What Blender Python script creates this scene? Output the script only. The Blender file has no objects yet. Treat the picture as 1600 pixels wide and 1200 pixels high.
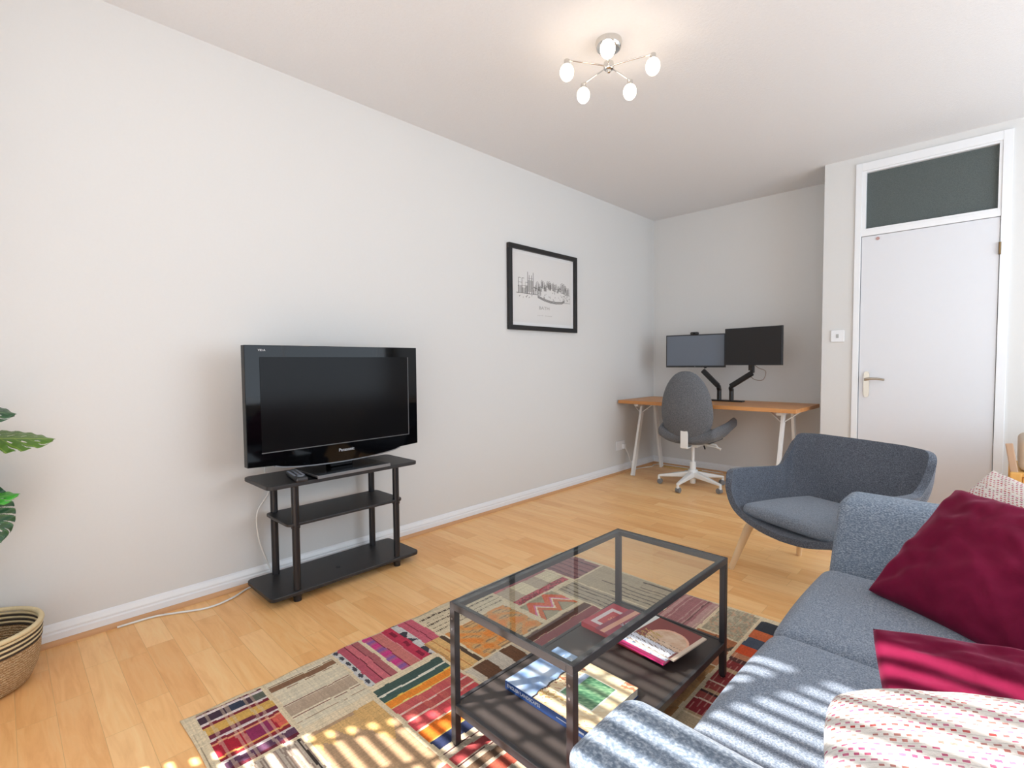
import bpy, bmesh, math, random
import numpy as np
from mathutils import Vector, Matrix, Euler, noise
PI = math.pi
S = bpy.context.scene
C = S.collection
random.seed(7)

# ------------------------------------------------------------------ camera, world, lights, exposure
cd = bpy.data.cameras.new('camera'); cam = bpy.data.objects.new('camera', cd); C.objects.link(cam)
cd.sensor_width = 36.0; cd.lens = 780.68 / 1600 * 36.0; cd.clip_start = .02
_r = Vector((0.7176419, 0.6963629, -0.0082941)); _u = Vector((-0.0243348, 0.0369774, 0.9990198)); _f = Vector((-0.695987, 0.7167366, -0.0434824))
cam.matrix_world = Matrix(((_r.x, _u.x, -_f.x, 2.5673), (_r.y, _u.y, -_f.y, 0.0), (_r.z, _u.z, -_f.z, 1.0625), (0, 0, 0, 1)))
S.camera = cam
S.view_settings.view_transform = 'Standard'; S.view_settings.look = 'None'
S.view_settings.gamma = 1; S.view_settings.use_curve_mapping = False
S.view_settings.exposure = 0.09

W = bpy.data.worlds.new('daylight'); S.world = W; W.use_nodes = True
bg = W.node_tree.nodes['Background']; bg.inputs[0].default_value = (.72, .86, 1, 1); bg.inputs[1].default_value = .9

WIN_Y = -.42
SUN_DIR = Vector((.6, 1, -1.15)).normalized()
sd = bpy.data.lights.new('sun', 'SUN'); sd.energy = 22.0; sd.angle = math.radians(.6); sd.color = (1, .97, .93)
so = bpy.data.objects.new('sun', sd); C.objects.link(so); so.rotation_euler = SUN_DIR.to_track_quat('-Z', 'Y').to_euler()

def area(name, loc, rot, sx, sy, e, col):
    l = bpy.data.lights.new(name, 'AREA'); l.shape = 'RECTANGLE'; l.size = sx; l.size_y = sy; l.energy = e; l.color = col
    o = bpy.data.objects.new(name, l); C.objects.link(o); o.location = loc; o.rotation_euler = rot
    return o
area('window_daylight', (2.1, WIN_Y + .07, 1.2), (PI / 2, 0, 0), 3.4, 2.2, 5, (.78, .89, 1))
area('added_side_fill', (4.13, 2.75, 1.4), (PI / 2, 0, PI / 2), 2.8, 1.6, 57, (.77, .885, 1))  # added fill lamp, evens out the light towards the far end

# ------------------------------------------------------------------ colour and material helpers
def lin(c):
    if isinstance(c, str): c = [int(c[i:i + 2], 16) / 255 for i in (0, 2, 4)]
    elif max(c) > 1: c = [x / 255 for x in c]
    return tuple(x / 12.92 if x <= .04045 else ((x + .055) / 1.055) ** 2.4 for x in c)
def lin4(c): return lin(c) + (1,)
def linA(a): return np.where(a <= .04045, a / 12.92, ((np.clip(a, 0, 1) + .055) / 1.055) ** 2.4)

class NT:
    def __init__(s, name):
        s.m = bpy.data.materials.new(name); s.m.use_nodes = True; s.t = s.m.node_tree; s.b = s.t.nodes['Principled BSDF']
    def n(s, typ, **kw):
        x = s.t.nodes.new(typ)
        for k, v in kw.items():
            if k in ('ins',):
                for a, b in v.items(): x.inputs[a].default_value = b
            else: setattr(x, k, v)
        return x
    def l(s, a, b): s.t.links.new(a, b)
    def set(s, **kw):
        for k, v in kw.items(): s.b.inputs[k.replace('_', ' ')].default_value = v
        return s
    def coords(s, scale=(1, 1, 1), kind='Object'):
        tc = s.n('ShaderNodeTexCoord'); mp = s.n('ShaderNodeMapping'); mp.inputs['Scale'].default_value = scale
        s.l(tc.outputs[kind], mp.inputs[0]); return mp.outputs[0]
    def noise(s, vec, scale, detail=3, rough=.5, dist=0):
        x = s.n('ShaderNodeTexNoise', ins={'Scale': scale, 'Detail': detail, 'Roughness': rough, 'Distortion': dist}); s.l(vec, x.inputs['Vector']); return x.outputs['Fac']
    def ramp(s, fac, stops):
        r = s.n('ShaderNodeValToRGB'); e = r.color_ramp.elements
        while len(e) < len(stops): e.new(.5)
        for i, (p, c) in enumerate(stops): e[i].position = p; e[i].color = lin4(c)
        s.l(fac, r.inputs[0]); return r.outputs[0]
    def mix(s, a, b, fac, mode='MIX'):
        x = s.n('ShaderNodeMix', data_type='RGBA', blend_type=mode)
        if isinstance(fac, (int, float)): x.inputs[0].default_value = fac
        else: s.l(fac, x.inputs[0])
        for v, i in ((a, 6), (b, 7)):
            if isinstance(v, tuple): x.inputs[i].default_value = v
            else: s.l(v, x.inputs[i])
        return x.outputs[2]
    def bump(s, h, strength, dist=.01):
        x = s.n('ShaderNodeBump', ins={'Strength': strength, 'Distance': dist}); s.l(h, x.inputs['Height']); s.l(x.outputs[0], s.b.inputs['Normal']); return x

def plain(name, col, rough=.5, metal=0, spec=.5, var=.03, vscale=30, bump=0, **kw):
    m = NT(name); v = m.coords(); f = m.noise(v, vscale, 3)
    c = lin(col); lo = tuple(x * (1 - var) for x in c) + (1,); hi = tuple(min(1, x * (1 + var)) for x in c) + (1,)
    m.l(m.mix(lo, hi, f), m.b.inputs['Base Color'])
    m.set(Roughness=rough, Metallic=metal); m.b.inputs['Specular IOR Level'].default_value = spec
    if bump: m.bump(f, bump, .002)
    for k, x in kw.items(): m.b.inputs[k].default_value = x
    return m.m

def fabric(name, dark, mid, light, scale=260, stretch=(1, 1, .5), bump=.35, sheen=.15, big=.06):
    m = NT(name); v = m.coords(stretch); f = m.noise(v, scale, 2, .6)
    col = m.ramp(f, [(.30, dark), (.5, mid), (.68, light)])
    f2 = m.noise(m.coords(), 6, 3)
    col2 = m.mix(col, (1 - big * 2,) * 3 + (1,), f2, 'MULTIPLY')
    m.l(col2, m.b.inputs['Base Color']); m.set(Roughness=.95); m.b.inputs['Sheen Weight'].default_value = sheen
    m.b.inputs['Specular IOR Level'].default_value = .15
    m.bump(f, bump, .0015); return m.m

def wood(name, a, b, scale=1, axis='X', rough=.45, contrast=1):
    m = NT(name); st = {'X': (2, 26, 26), 'Y': (26, 2, 26), 'Z': (26, 26, 2)}[axis]
    v = m.coords(tuple(x * scale for x in st)); f = m.noise(v, 1, 5, .6, .6)
    m.l(m.ramp(f, [(.25, a), (.75, b)]), m.b.inputs['Base Color']); m.set(Roughness=rough); m.bump(f, .04, .001); return m.m

def painted_mat(name, rough=.6, bump=0, bscale=400, sheen=0, coat=0, spec=.4):
    m = NT(name); a = m.n('ShaderNodeAttribute', attribute_name='Col')
    f = m.noise(m.coords(), bscale, 2)
    m.l(m.mix(a.outputs['Color'], (.86, .86, .86, 1), f, 'MULTIPLY'), m.b.inputs['Base Color'])
    m.set(Roughness=rough); m.b.inputs['Sheen Weight'].default_value = sheen; m.b.inputs['Coat Weight'].default_value = coat
    m.b.inputs['Specular IOR Level'].default_value = spec
    if bump: m.bump(f, bump, .002)
    return m.m

M = {}
def wallpaint(name, col):
    m = NT(name); f = m.noise(m.coords(), 90, 4, .6)
    m.l(m.mix(lin4(col), tuple(x * .97 for x in lin(col)) + (1,), f), m.b.inputs['Base Color']); m.set(Roughness=.85)
    m.b.inputs['Specular IOR Level'].default_value = .25; m.bump(f, .06, .002); return m.m
M['wall'] = wallpaint('wall_paint', (220, 219, 217))
def ceil_mat():
    m = NT('ceiling_paint'); f = m.noise(m.coords(), 70, 5, .7)
    m.l(m.mix(lin4((230, 230, 231)), lin4((224, 224, 225)), f), m.b.inputs['Base Color']); m.set(Roughness=.9); m.bump(f, .35, .006); return m.m
M['ceiling'] = ceil_mat()
M['white'] = plain('white_gloss_paint', (234, 235, 237), .35, var=.01)
M['door'] = plain('door_paint', (220, 221, 225), .4, var=.01)

def floor_mat():
    m = NT('laminate_floor'); v = m.coords()
    br = m.n('ShaderNodeTexBrick', offset=.37, offset_frequency=2, squash=.7, squash_frequency=3)
    for k, x in {'Color1': (0, 0, 0, 1), 'Color2': (1, 1, 1, 1), 'Mortar': (.5, .5, .5, 1), 'Scale': 1.0, 'Mortar Size': .0006, 'Mortar Smooth': 0.0, 'Bias': 0.0, 'Brick Width': .47, 'Row Height': .088}.items(): br.inputs[k].default_value = x
    m.l(v, br.inputs['Vector'])
    # per-stave shift of the grain
    sep = m.n('ShaderNodeSeparateXYZ'); m.l(v, sep.inputs[0])
    addy = m.n('ShaderNodeMath', operation='MULTIPLY_ADD', ins={1: 7.3}); m.l(br.outputs['Color'], addy.inputs[0]); m.l(sep.outputs[1], addy.inputs[2])
    comb = m.n('ShaderNodeCombineXYZ'); m.l(sep.outputs[0], comb.inputs[0]); m.l(addy.outputs[0], comb.inputs[1])
    mp = m.n('ShaderNodeMapping'); mp.inputs['Scale'].default_value = (3.2, 26, 1); m.l(comb.outputs[0], mp.inputs[0])
    g = m.noise(mp.outputs[0], 1, 5, .62, 1.1)
    mp2 = m.n('ShaderNodeMapping'); mp2.inputs['Scale'].default_value = (6, 110, 1); m.l(comb.outputs[0], mp2.inputs[0])
    g2 = m.noise(mp2.outputs[0], 1, 3, .6)
    grain = m.ramp(g, [(.28, (232, 166, 100)), (.5, (252, 194, 126)), (.72, (255, 214, 150))])
    tint = m.ramp(br.outputs['Color'], [(0, (228, 164, 104)), (.5, (246, 192, 130)), (1, (253, 210, 154))])
    c = m.mix(grain, tint, .5)
    c = m.mix(c, lin4((200, 138, 84)), m.ramp(g2, [(.50, (0, 0, 0)), (.9, (120, 120, 120))]))
    edge = m.n('ShaderNodeMath', operation='MULTIPLY', ins={1: .35}); m.l(br.outputs['Fac'], edge.inputs[0])
    c = m.mix(c, lin4((120, 76, 44)), edge.outputs[0])
    m.l(c, m.b.inputs['Base Color']); m.set(Roughness=.30); m.b.inputs['Specular IOR Level'].default_value = .26
    m.bump(g2, .02, .0005); return m.m
M['floor'] = floor_mat()
M['bead'] = wood('bead_wood', (196, 142, 96), (216, 168, 120), .5, 'Y')

# ------------------------------------------------------------------ mesh helpers
def link(name, me, mat=None, parent=None):
    o = bpy.data.objects.new(name, me); C.objects.link(o)
    if mat is not None: me.materials.append(mat)
    if parent is not None: o.parent = parent
    return o
def tag(o, label, cat, group=None, kind=None):
    o['label'] = label; o['category'] = cat
    if group: o['group'] = group
    if kind: o['kind'] = kind
    return o
def thing(name, label, cat, loc=(0, 0, 0), rz=0, group=None):
    o = bpy.data.objects.new(name, None); C.objects.link(o); o.location = loc; o.rotation_euler = (0, 0, rz); o.empty_display_size = .05
    return tag(o, label, cat, group)

class MB:
    def __init__(s): s.v = []; s.f = []
    def add(s, vs, fs):
        k = len(s.v); s.v += [tuple(map(float, v)) for v in vs]; s.f += [tuple(i + k for i in f) for f in fs]; return s
    def box(s, x0, x1, y0, y1, z0, z1):
        vs = [(x, y, z) for x in (x0, x1) for y in (y0, y1) for z in (z0, z1)]
        return s.add(vs, [(0, 1, 3, 2), (4, 6, 7, 5), (0, 4, 5, 1), (2, 3, 7, 6), (0, 2, 6, 4), (1, 5, 7, 3)])
    def bar(s, a, b, w, h, up=(0, 0, 1)):      # rectangular bar from a to b
        a = Vector(a); b = Vector(b); d = (b - a).normalized(); up = Vector(up)
        if abs(d.dot(up)) > .98: up = Vector((0, 1, 0))
        x = d.cross(up).normalized() * w / 2; y = x.cross(d).normalized() * h / 2
        vs = [p + i * x + j * y for p in (a, b) for i, j in ((-1, -1), (1, -1), (1, 1), (-1, 1))]
        return s.add(vs, [(0, 1, 2, 3), (7, 6, 5, 4), (0, 4, 5, 1), (1, 5, 6, 2), (2, 6, 7, 3), (3, 7, 4, 0)])
    def tube(s, path, r, n=12, cap=True):
        path = [Vector(p) for p in path]; rr = r if isinstance(r, (list, tuple)) else [r] * len(path)
        k = len(path); vs = []; fs = []
        t0 = (path[1] - path[0]).normalized(); ref = Vector((0, 0, 1)) if abs(t0.z) < .9 else Vector((1, 0, 0))
        nx = t0.cross(ref).normalized()
        for i, p in enumerate(path):
            t = (path[min(i + 1, k - 1)] - path[max(i - 1, 0)]).normalized()
            nx = (nx - t * nx.dot(t)).normalized(); ny = t.cross(nx)
            for j in range(n):
                a = 2 * PI * j / n; vs.append(p + rr[i] * (math.cos(a) * nx + math.sin(a) * ny))
        for i in range(k - 1):
            for j in range(n):
                j2 = (j + 1) % n; fs.append((i * n + j, i * n + j2, (i + 1) * n + j2, (i + 1) * n + j))
        if cap: fs.append(tuple(range(n - 1, -1, -1))); fs.append(tuple(range((k - 1) * n, k * n)))
        return s.add(vs, fs)
    def lathe(s, prof, n=24, c=(0, 0, 0), cap=True, sx=1, sy=1):
        vs = []; fs = []
        for r, z in prof:
            for j in range(n):
                a = 2 * PI * j / n; vs.append((c[0] + r * math.cos(a) * sx, c[1] + r * math.sin(a) * sy, c[2] + z))
        k = len(prof)
        for i in range(k - 1):
            for j in range(n):
                j2 = (j + 1) % n; fs.append((i * n + j, i * n + j2, (i + 1) * n + j2, (i + 1) * n + j))
        if cap: fs.append(tuple(range(n - 1, -1, -1))); fs.append(tuple(range((k - 1) * n, k * n)))
        return s.add(vs, fs)
    def prism(s, out, z0, z1):
        n = len(out); vs = [(x, y, z0) for x, y in out] + [(x, y, z1) for x, y in out]
        return s.add(vs, [tuple(range(n - 1, -1, -1)), tuple(range(n, 2 * n))] + [(i, (i + 1) % n, (i + 1) % n + n, i + n) for i in range(n)])
    def build(s, name, mat, parent=None, bevel=0, smooth=None, seg=2):
        me = bpy.data.meshes.new(name); me.from_pydata(s.v, [], s.f); me.update()
        bm = bmesh.new(); bm.from_mesh(me); bmesh.ops.recalc_face_normals(bm, faces=bm.faces); bm.to_mesh(me); bm.free()
        o = link(name, me, mat, parent)
        if smooth is not None:
            me.polygons.foreach_set('use_smooth', [True] * len(me.polygons)); me.set_sharp_from_angle(angle=math.radians(smooth))
        if bevel:
            b = o.modifiers.new('bevel', 'BEVEL'); b.width = bevel; b.segments = seg; b.limit_method = 'ANGLE'; b.angle_limit = math.radians(40)
        return o

def rrect(w, l, r, n=5, cx=0, cy=0):
    o = []
    for sx, sy, a0 in ((1, 1, 0), (-1, 1, 90), (-1, -1, 180), (1, -1, 270)):
        for k in range(n + 1):
            a = math.radians(a0 + 90 * k / n); o.append((cx + sx * (w / 2 - r) + r * math.cos(a), cy + sy * (l / 2 - r) + r * math.sin(a)))
    return o

def softbox(sx, sy, sz, r, bulge=(0, 0, 0), warp=None, k=4, m=10):
    """rounded cushion-like box centred on the origin, as (verts, faces)"""
    def axis(h):
        c = [-(h - r) - r * math.tan(math.radians(45) * (1 - i / k)) for i in range(k)]
        mid = [-(h - r) + 2 * (h - r) * i / m for i in range(m + 1)]
        return c + mid + [-x for x in reversed(c)]
    ax = [axis(sx / 2), axis(sy / 2), axis(sz / 2)]; H = (sx / 2, sy / 2, sz / 2)
    idx = {}; vs = []; fs = []
    def vert(i, j, l):
        key = (i, j, l)
        if key in idx: return idx[key]
        p = Vector((ax[0][i], ax[1][j], ax[2][l])); q = Vector([max(-(H[a] - r), min(H[a] - r, p[a])) for a in range(3)])
        d = p - q; p2 = q + (d.normalized() * r if d.length > 1e-9 else d)
        g = [1 - min(1, abs(p2[a] / H[a])) ** 2 for a in range(3)]
        p2 = Vector((p2.x + bulge[0] * (p2.x / H[0]) * g[1] * g[2], p2.y + bulge[1] * (p2.y / H[1]) * g[0] * g[2], p2.z + bulge[2] * (p2.z / H[2]) * g[0] * g[1]))
        if warp: p2 = Vector(warp(p2))
        idx[key] = len(vs); vs.append(p2); return idx[key]
    n = [len(a) - 1 for a in ax]
    for j in range(n[1]):
        for l in range(n[2]):
            for i, fl in ((0, 1), (n[0], 0)):
                q = [vert(i, j, l), vert(i, j, l + 1), vert(i, j + 1, l + 1), vert(i, j + 1, l)]; fs.append(tuple(q if fl else q[::-1]))
    for i in range(n[0]):
        for l in range(n[2]):
            for j, fl in ((0, 0), (n[1], 1)):
                q = [vert(i, j, l), vert(i, j, l + 1), vert(i + 1, j, l + 1), vert(i + 1, j, l)]; fs.append(tuple(q if fl else q[::-1]))
    for i in range(n[0]):
        for j in range(n[1]):
            for l, fl in ((0, 1), (n[2], 0)):
                q = [vert(i, j, l), vert(i, j + 1, l), vert(i + 1, j + 1, l), vert(i + 1, j, l)]; fs.append(tuple(q if fl else q[::-1]))
    return vs, fs
def soft(name, mat, parent, loc, size, r, bulge=(0, 0, 0), warp=None, rot=None, k=4, m=10):
    v, f = softbox(*size, r, bulge, warp, k, m)
    if rot: R = Euler(rot).to_matrix(); v = [R @ p for p in v]
    v = [p + Vector(loc) for p in v]
    return MB().add(v, f).build(name, mat, parent, smooth=60)

def painted(name, fn, W_, H_, nx, ny, mat, parent=None, place=lambda u, v: (u, v, 0)):
    """grid mesh coloured face by face: fn(U, V) -> rgb in sRGB 0..1, place(u, v) -> point"""
    U, V = np.meshgrid(np.linspace(0, W_, nx + 1), np.linspace(0, H_, ny + 1), indexing='ij')
    P = place(U.ravel(), V.ravel()); P = np.stack([np.broadcast_to(np.asarray(p, float), U.size) for p in P], 1)
    i, j = np.meshgrid(np.arange(nx), np.arange(ny), indexing='ij'); a = (i * (ny + 1) + j).ravel()
    F = np.stack([a, a + ny + 1, a + ny + 2, a + 1], 1)
    me = bpy.data.meshes.new(name); me.vertices.add(len(P)); me.vertices.foreach_set('co', P.ravel())
    me.loops.add(F.size); me.loops.foreach_set('vertex_index', F.ravel()); me.polygons.add(len(F))
    me.polygons.foreach_set('loop_start', np.arange(0, F.size, 4)); me.update(calc_edges=True); me.validate()
    cu = ((i + .5) * W_ / nx).ravel(); cv = ((j + .5) * H_ / ny).ravel()
    rgb = linA(np.clip(fn(cu, cv), 0, 1)); col = np.concatenate([rgb, np.ones((len(rgb), 1))], 1)
    at = me.color_attributes.new('Col', 'FLOAT_COLOR', 'CORNER'); at.data.foreach_set('color', np.repeat(col, 4, axis=0).ravel())
    return link(name, me, mat, parent)

def text(name, s, size, mat, parent, loc, rot, align='CENTER', ext=.0004, sx=1, bold=0):
    cu = bpy.data.curves.new(name, 'FONT'); cu.body = s; cu.size = size; cu.align_x = align; cu.align_y = 'CENTER'; cu.extrude = ext; cu.offset = bold
    tmp = bpy.data.objects.new('tmp_text', cu); me = bpy.data.meshes.new_from_object(tmp); bpy.data.objects.remove(tmp); bpy.data.curves.remove(cu)
    me.transform(Matrix.Diagonal((sx, 1, 1, 1)))
    o = link(name, me, mat, parent); o.location = loc; o.rotation_euler = rot; return o
def struct(name, mb, mat, **kw):
    o = mb.build(name, mat, **kw); o['kind'] = 'structure'; return o

# ------------------------------------------------------------------ the room
YB, YD, XA, XR, H = 4.761, 4.327, 1.6165, 4.2, 2.5
WT = .12
struct('floor', MB().box(-WT, XR + WT, WIN_Y - WT, YB + WT, -.1, 0), M['floor'])
struct('ceiling', MB().box(-WT, XR + WT, WIN_Y - WT, YB + WT, H, H + .1), M['ceiling'])
struct('wall_left', MB().box(-WT, 0, WIN_Y - WT, YB + WT, 0, H), M['wall'])
struct('wall_back', MB().box(0, XA + .3, YB, YB + WT, 0, H), M['wall'])
# door wall with the opening for the door set
DX0, DX1, DZT = 1.836, 2.607, 2.447
mb = MB(); mb.box(XA, DX0, YD, YD + .10, 0, H); mb.box(DX1, XR + WT, YD, YD + .10, 0, H); mb.box(DX0, DX1, YD, YD + .10, DZT, H)
mb.box(XA, XA + .1, YD + .1, YB, 0, H); struct('wall_door_side', mb, M['wall'])
struct('wall_hall', MB().box(XA + .1, XR, YD + .9, YD + .95, 0, H), plain('hall_paint', (96, 102, 102), .9))
# right wall, with an unseen window opening added for the side fill
mb = MB(); x0, x1 = XR, XR + WT
mb.box(x0, x1, WIN_Y, 1.35, 0, H); mb.box(x0, x1, 4.15, YD + .1, 0, H); mb.box(x0, x1, 1.35, 4.15, 0, .62); mb.box(x0, x1, 1.35, 4.15, 2.2, H)
struct('wall_right', mb, M['wall'])
# window wall behind the camera
WX0, WX1, WZ0, WZ1 = .48, 4.0, .06, 2.42
mb = MB(); y0, y1 = WIN_Y - WT, WIN_Y
mb.box(0, WX0, y0, y1, 0, H); mb.box(WX1, XR, y0, y1, 0, H); mb.box(WX0, WX1, y0, y1, 0, WZ0); mb.box(WX0, WX1, y0, y1, WZ1, H)
struct('wall_window_side', mb, M['wall'])
def window(name, a, b, z0, z1, axis, pos, mull):
    mb = MB(); t = .045
    def bx(u0, u1, za, zb, d=.05):
        if axis == 'x': mb.box(u0, u1, pos - d, pos, za, zb)
        else: mb.box(pos, pos + d, u0, u1, za, zb)
    bx(a, b, z0, z0 + t); bx(a, b, z1 - t, z1); bx(a, a + t, z0, z1); bx(b - t, b, z0, z1)
    for m_ in mull: bx(m_ - t / 2, m_ + t / 2, z0, z1, .045)
    o = struct(name, mb, M['white'], bevel=.003); return o
window('window_1', WX0, WX1, WZ0, WZ1, 'x', WIN_Y - .05, [1.27, 2.55, 3.3])
window('window_added', 1.35, 4.15, .62, 2.2, 'y', XR + .05, [2.75])  # unseen window, added to go with the side fill lamp
t = thing('venetian_blind', 'white venetian blind of wide tilted slats hanging in the window', 'blind', (2.24, WIN_Y + .020, 0))
mb = MB(); k = 0; z = WZ0 + .06; d = .062; an = math.radians(24)
while z < WZ1 - .06:
    mb.add([(x, y * math.cos(an), z - y * math.sin(an) + dz) for x in (-1.72, 1.72) for y in (-d / 2, d / 2) for dz in (0, .002)],
           [(0, 1, 3, 2), (4, 6, 7, 5), (0, 4, 5, 1), (2, 3, 7, 6), (0, 2, 6, 4), (1, 5, 7, 3)]); z += .0575
mb.build('slats', M['white'], t)
for x in (-1.62, -1.45, -1.28, .45, 1.1, 1.6): MB().box(x - .012, x + .012, -.0330, -.0315, WZ0 + .03, WZ1 - .06).build('ladder_tape', M['white'], t)
MB().box(-1.74, 1.74, -.032, .032, WZ1 - .05, WZ1 - .005).build('head_rail', M['white'], t, bevel=.003)

# skirting and wooden bead
def skirt(name, a, b, nrm):
    a = Vector(a + (0,)); b = Vector(b + (0,)); n = Vector(nrm + (0,))
    prof = [(0, 0), (.017, 0), (.017, .042), (.012, .047), (.013, .055), (.006, .072), (0, .078)]
    def ex(pr, z0=0):
        vs = [p + n * d_ + Vector((0, 0, z0 + z_)) for p in (a, b) for d_, z_ in pr]; k = len(pr)
        return MB().add(vs, [tuple(range(k)), tuple(range(2 * k - 1, k - 1, -1))] + [(i, i + k, (i + 1) % k + k, (i + 1) % k) for i in range(k)])
    struct(name, ex(prof), M['white'])
    bead = [(.017, 0)] + [(.017 + .016 * math.cos(x), .018 * math.sin(x)) for x in np.linspace(0, PI / 2, 6)]
    struct(name.replace('baseboard', 'trim'), ex(bead), M['bead'])
skirt('baseboard_left', (0, WIN_Y), (0, YB), (1, 0))
skirt('baseboard_back', (0, YB), (XA, YB), (0, -1))
skirt('baseboard_alcove', (XA, YB), (XA, YD), (-1, 0))
skirt('baseboard_door_side', (DX1 + .02, YD), (XR, YD), (0, -1))

# door set: frame, leaf, transom
dr = MB(); fy0, fy1 = YD - .012, YD + .08
FX0, FX1 = 1.812, 2.607
mb = MB()
mb.box(FX0, 1.850, fy0, fy1, 0, DZT); mb.box(2.562, FX1, fy0, fy1, 0, DZT); mb.box(1.850, 2.562, fy0, fy1, 2.392, DZT)
mb.box(1.850, 2.562, fy0 + .004, fy1, 1.934, 1.972)
df = mb.build('trim_door', M['white'], bevel=.002); df['kind'] = 'structure'
mb = MB(); y0_ = fy0 + .006
mb.box(1.850, 1.874, y0_, fy1, 1.972, 2.392); mb.box(2.546, 2.562, y0_, fy1, 1.972, 2.392); mb.box(1.874, 2.546, y0_, fy1, 1.972, 1.986); mb.box(1.874, 2.546, y0_, fy1, 2.378, 2.392)
w3 = mb.build('window_3', M['white'], bevel=.0015); w3['kind'] = 'structure'
g = NT('obscure_glass'); f = g.noise(g.coords(), 220, 3, .7); vo = g.n('ShaderNodeTexVoronoi', ins={'Scale': 240}); g.l(g.coords(), vo.inputs['Vector'])
g.l(g.ramp(f, [(.3, (72, 80, 79)), (.7, (92, 100, 99))]), g.b.inputs['Base Color']); g.set(Roughness=.28); g.b.inputs['Specular IOR Level'].default_value = .35
g.bump(vo.outputs['Distance'], .5, .004)
MB().box(1.872, 2.548, YD + .022, YD + .028, 1.982, 2.382).build('pane', g.m, w3)
leaf = MB().box(1.8535, 2.5595, YD - .004, YD + .036, .012, 1.931).build('door_1', M['door'], bevel=.002); leaf['kind'] = 'structure'
M['satin'] = plain('satin_nickel', (182, 174, 162), .28, 1, var=.04)
M['chrome'] = plain('polished_chrome', (220, 218, 214), .08, 1, var=.01)
bp = MB(); bp.add([(1.9 + x * .6, YD - .004 - .008 * k_, .885 + z_) for k_ in (0, 1) for x, z_ in [(a_ , b_) for a_, b_ in rrect(.056, .185, .026, 6)]],
    [tuple(range(28 - 1, -1, -1)), tuple(range(28, 56))] + [(i, (i + 1) % 28, (i + 1) % 28 + 28, i + 28) for i in range(28)])
hp = bp.build('handle_plate', M['satin'], leaf, smooth=40)
MB().tube([(1.9, YD - .01, .922), (1.9, YD - .045, .922)], .009).build('handle_neck', M['satin'], hp, smooth=50)
MB().tube([(1.893, YD - .044, .920), (1.925, YD - .050, .926), (1.965, YD - .048, .926), (2.008, YD - .044, .920)], [.010, .009, .008, .007]).build('lever', M['satin'], hp, smooth=50)
MB().tube([(1.9, YD - .011, .965), (1.9, YD - .014, .965)], .004).build('screw', M['satin'], hp)
MB().tube([(2.5615, YD - .015, 1.70), (2.5615, YD - .015, 1.775)], .006).build('hinge', plain('aged_brass', (120, 98, 70), .4, 1), leaf)
MB().tube([(1.947, YD - .003, 1.906), (1.947, YD - .010, 1.906)], .011).build('bumper', plain('worn_pink_plastic', (190, 150, 145), .6), leaf, smooth=40)

# light switch and socket
t = thing('light_switch', 'white square light switch on the wall beside the door', 'light switch', (1.718, YD, 1.235))
MB().add([(x, -.009 * k_, z_) for k_ in (0, 1) for x, z_ in rrect(.083, .086, .006, 3)], [tuple(range(15, -1, -1)), tuple(range(16, 32))] + [(i, (i + 1) % 16, (i + 1) % 16 + 16, i + 16) for i in range(16)]).build('plate', M['white'], t, bevel=.002)
MB().box(-.008, .008, -.0125, -.009, -.014, .014).build('rocker', plain('rocker_grey', (176, 176, 172), .4), t, bevel=.001)
t = thing('wall_socket', 'white double wall socket low on the left wall by the desk', 'socket', (0, 4.115, .262))
MB().box(0, .010, -.073, .073, -.043, .043).build('plate', M['white'], t, bevel=.003)
MB().box(.010, .034, .018, .058, -.036, .010).build('plug', M['white'], t, bevel=.006)
MB().box(.010, .013, -.052, -.040, .012, .028).build('rocker', M['white'], t, bevel=.001)

# ------------------------------------------------------------------ ceiling light
t = thing('ceiling_light', 'chrome five-arm ceiling light with glowing oval opal bulbs', 'ceiling light', (1.28, 1.967, 0))
MB().lathe([(0.0, 2.4995), (.058, 2.4995), (.060, 2.49), (.056, 2.468), (.050, 2.462), (0, 2.460)], 40, cap=False).build('canopy', M['chrome'], t, smooth=35)
MB().lathe([(.006, 2.465), (.006, 2.41), (.022, 2.405), (.024, 2.385), (.020, 2.375), (.010, 2.372), (.008, 2.362), (0.001, 2.358)], 24).build('stem', M['chrome'], t, smooth=35)
bulbm = NT('opal_bulb'); ff = bulbm.noise(bulbm.coords(), 20); bulbm.l(bulbm.mix(lin4((255, 244, 228)), lin4((255, 240, 220)), ff), bulbm.b.inputs['Base Color'])
bulbm.b.inputs['Emission Color'].default_value = (1, .80, .60, 1); bulbm.b.inputs['Emission Strength'].default_value = 9; bulbm.set(Roughness=.3)
for a in (25, 92, 162, 231, 302):
    a = math.radians(a); dx, dy = math.cos(a), math.sin(a); R_ = .192
    arm = MB().tube([(dx * .015, dy * .015, 2.390), (dx * .1, dy * .1, 2.398), (dx * R_, dy * R_, 2.404)], .0032, 8).build('arm', M['chrome'], t, smooth=50)
    hold = MB().lathe([(.004, .016), (.013, .010), (.0135, -.012), (.011, -.016)], 16, (dx * R_, dy * R_, 2.394)).build('lamp_holder', M['chrome'], arm, smooth=40)
    pr = [(.031 * math.sin(x), -.035 * math.cos(x) * (1.1 if math.cos(x) > 0 else 1)) for x in np.linspace(.02, PI - .25, 14)]
    MB().lathe(pr, 24, (dx * R_, dy * R_, 2.352)).build('bulb', bulbm.m, arm, smooth=60)

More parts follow.
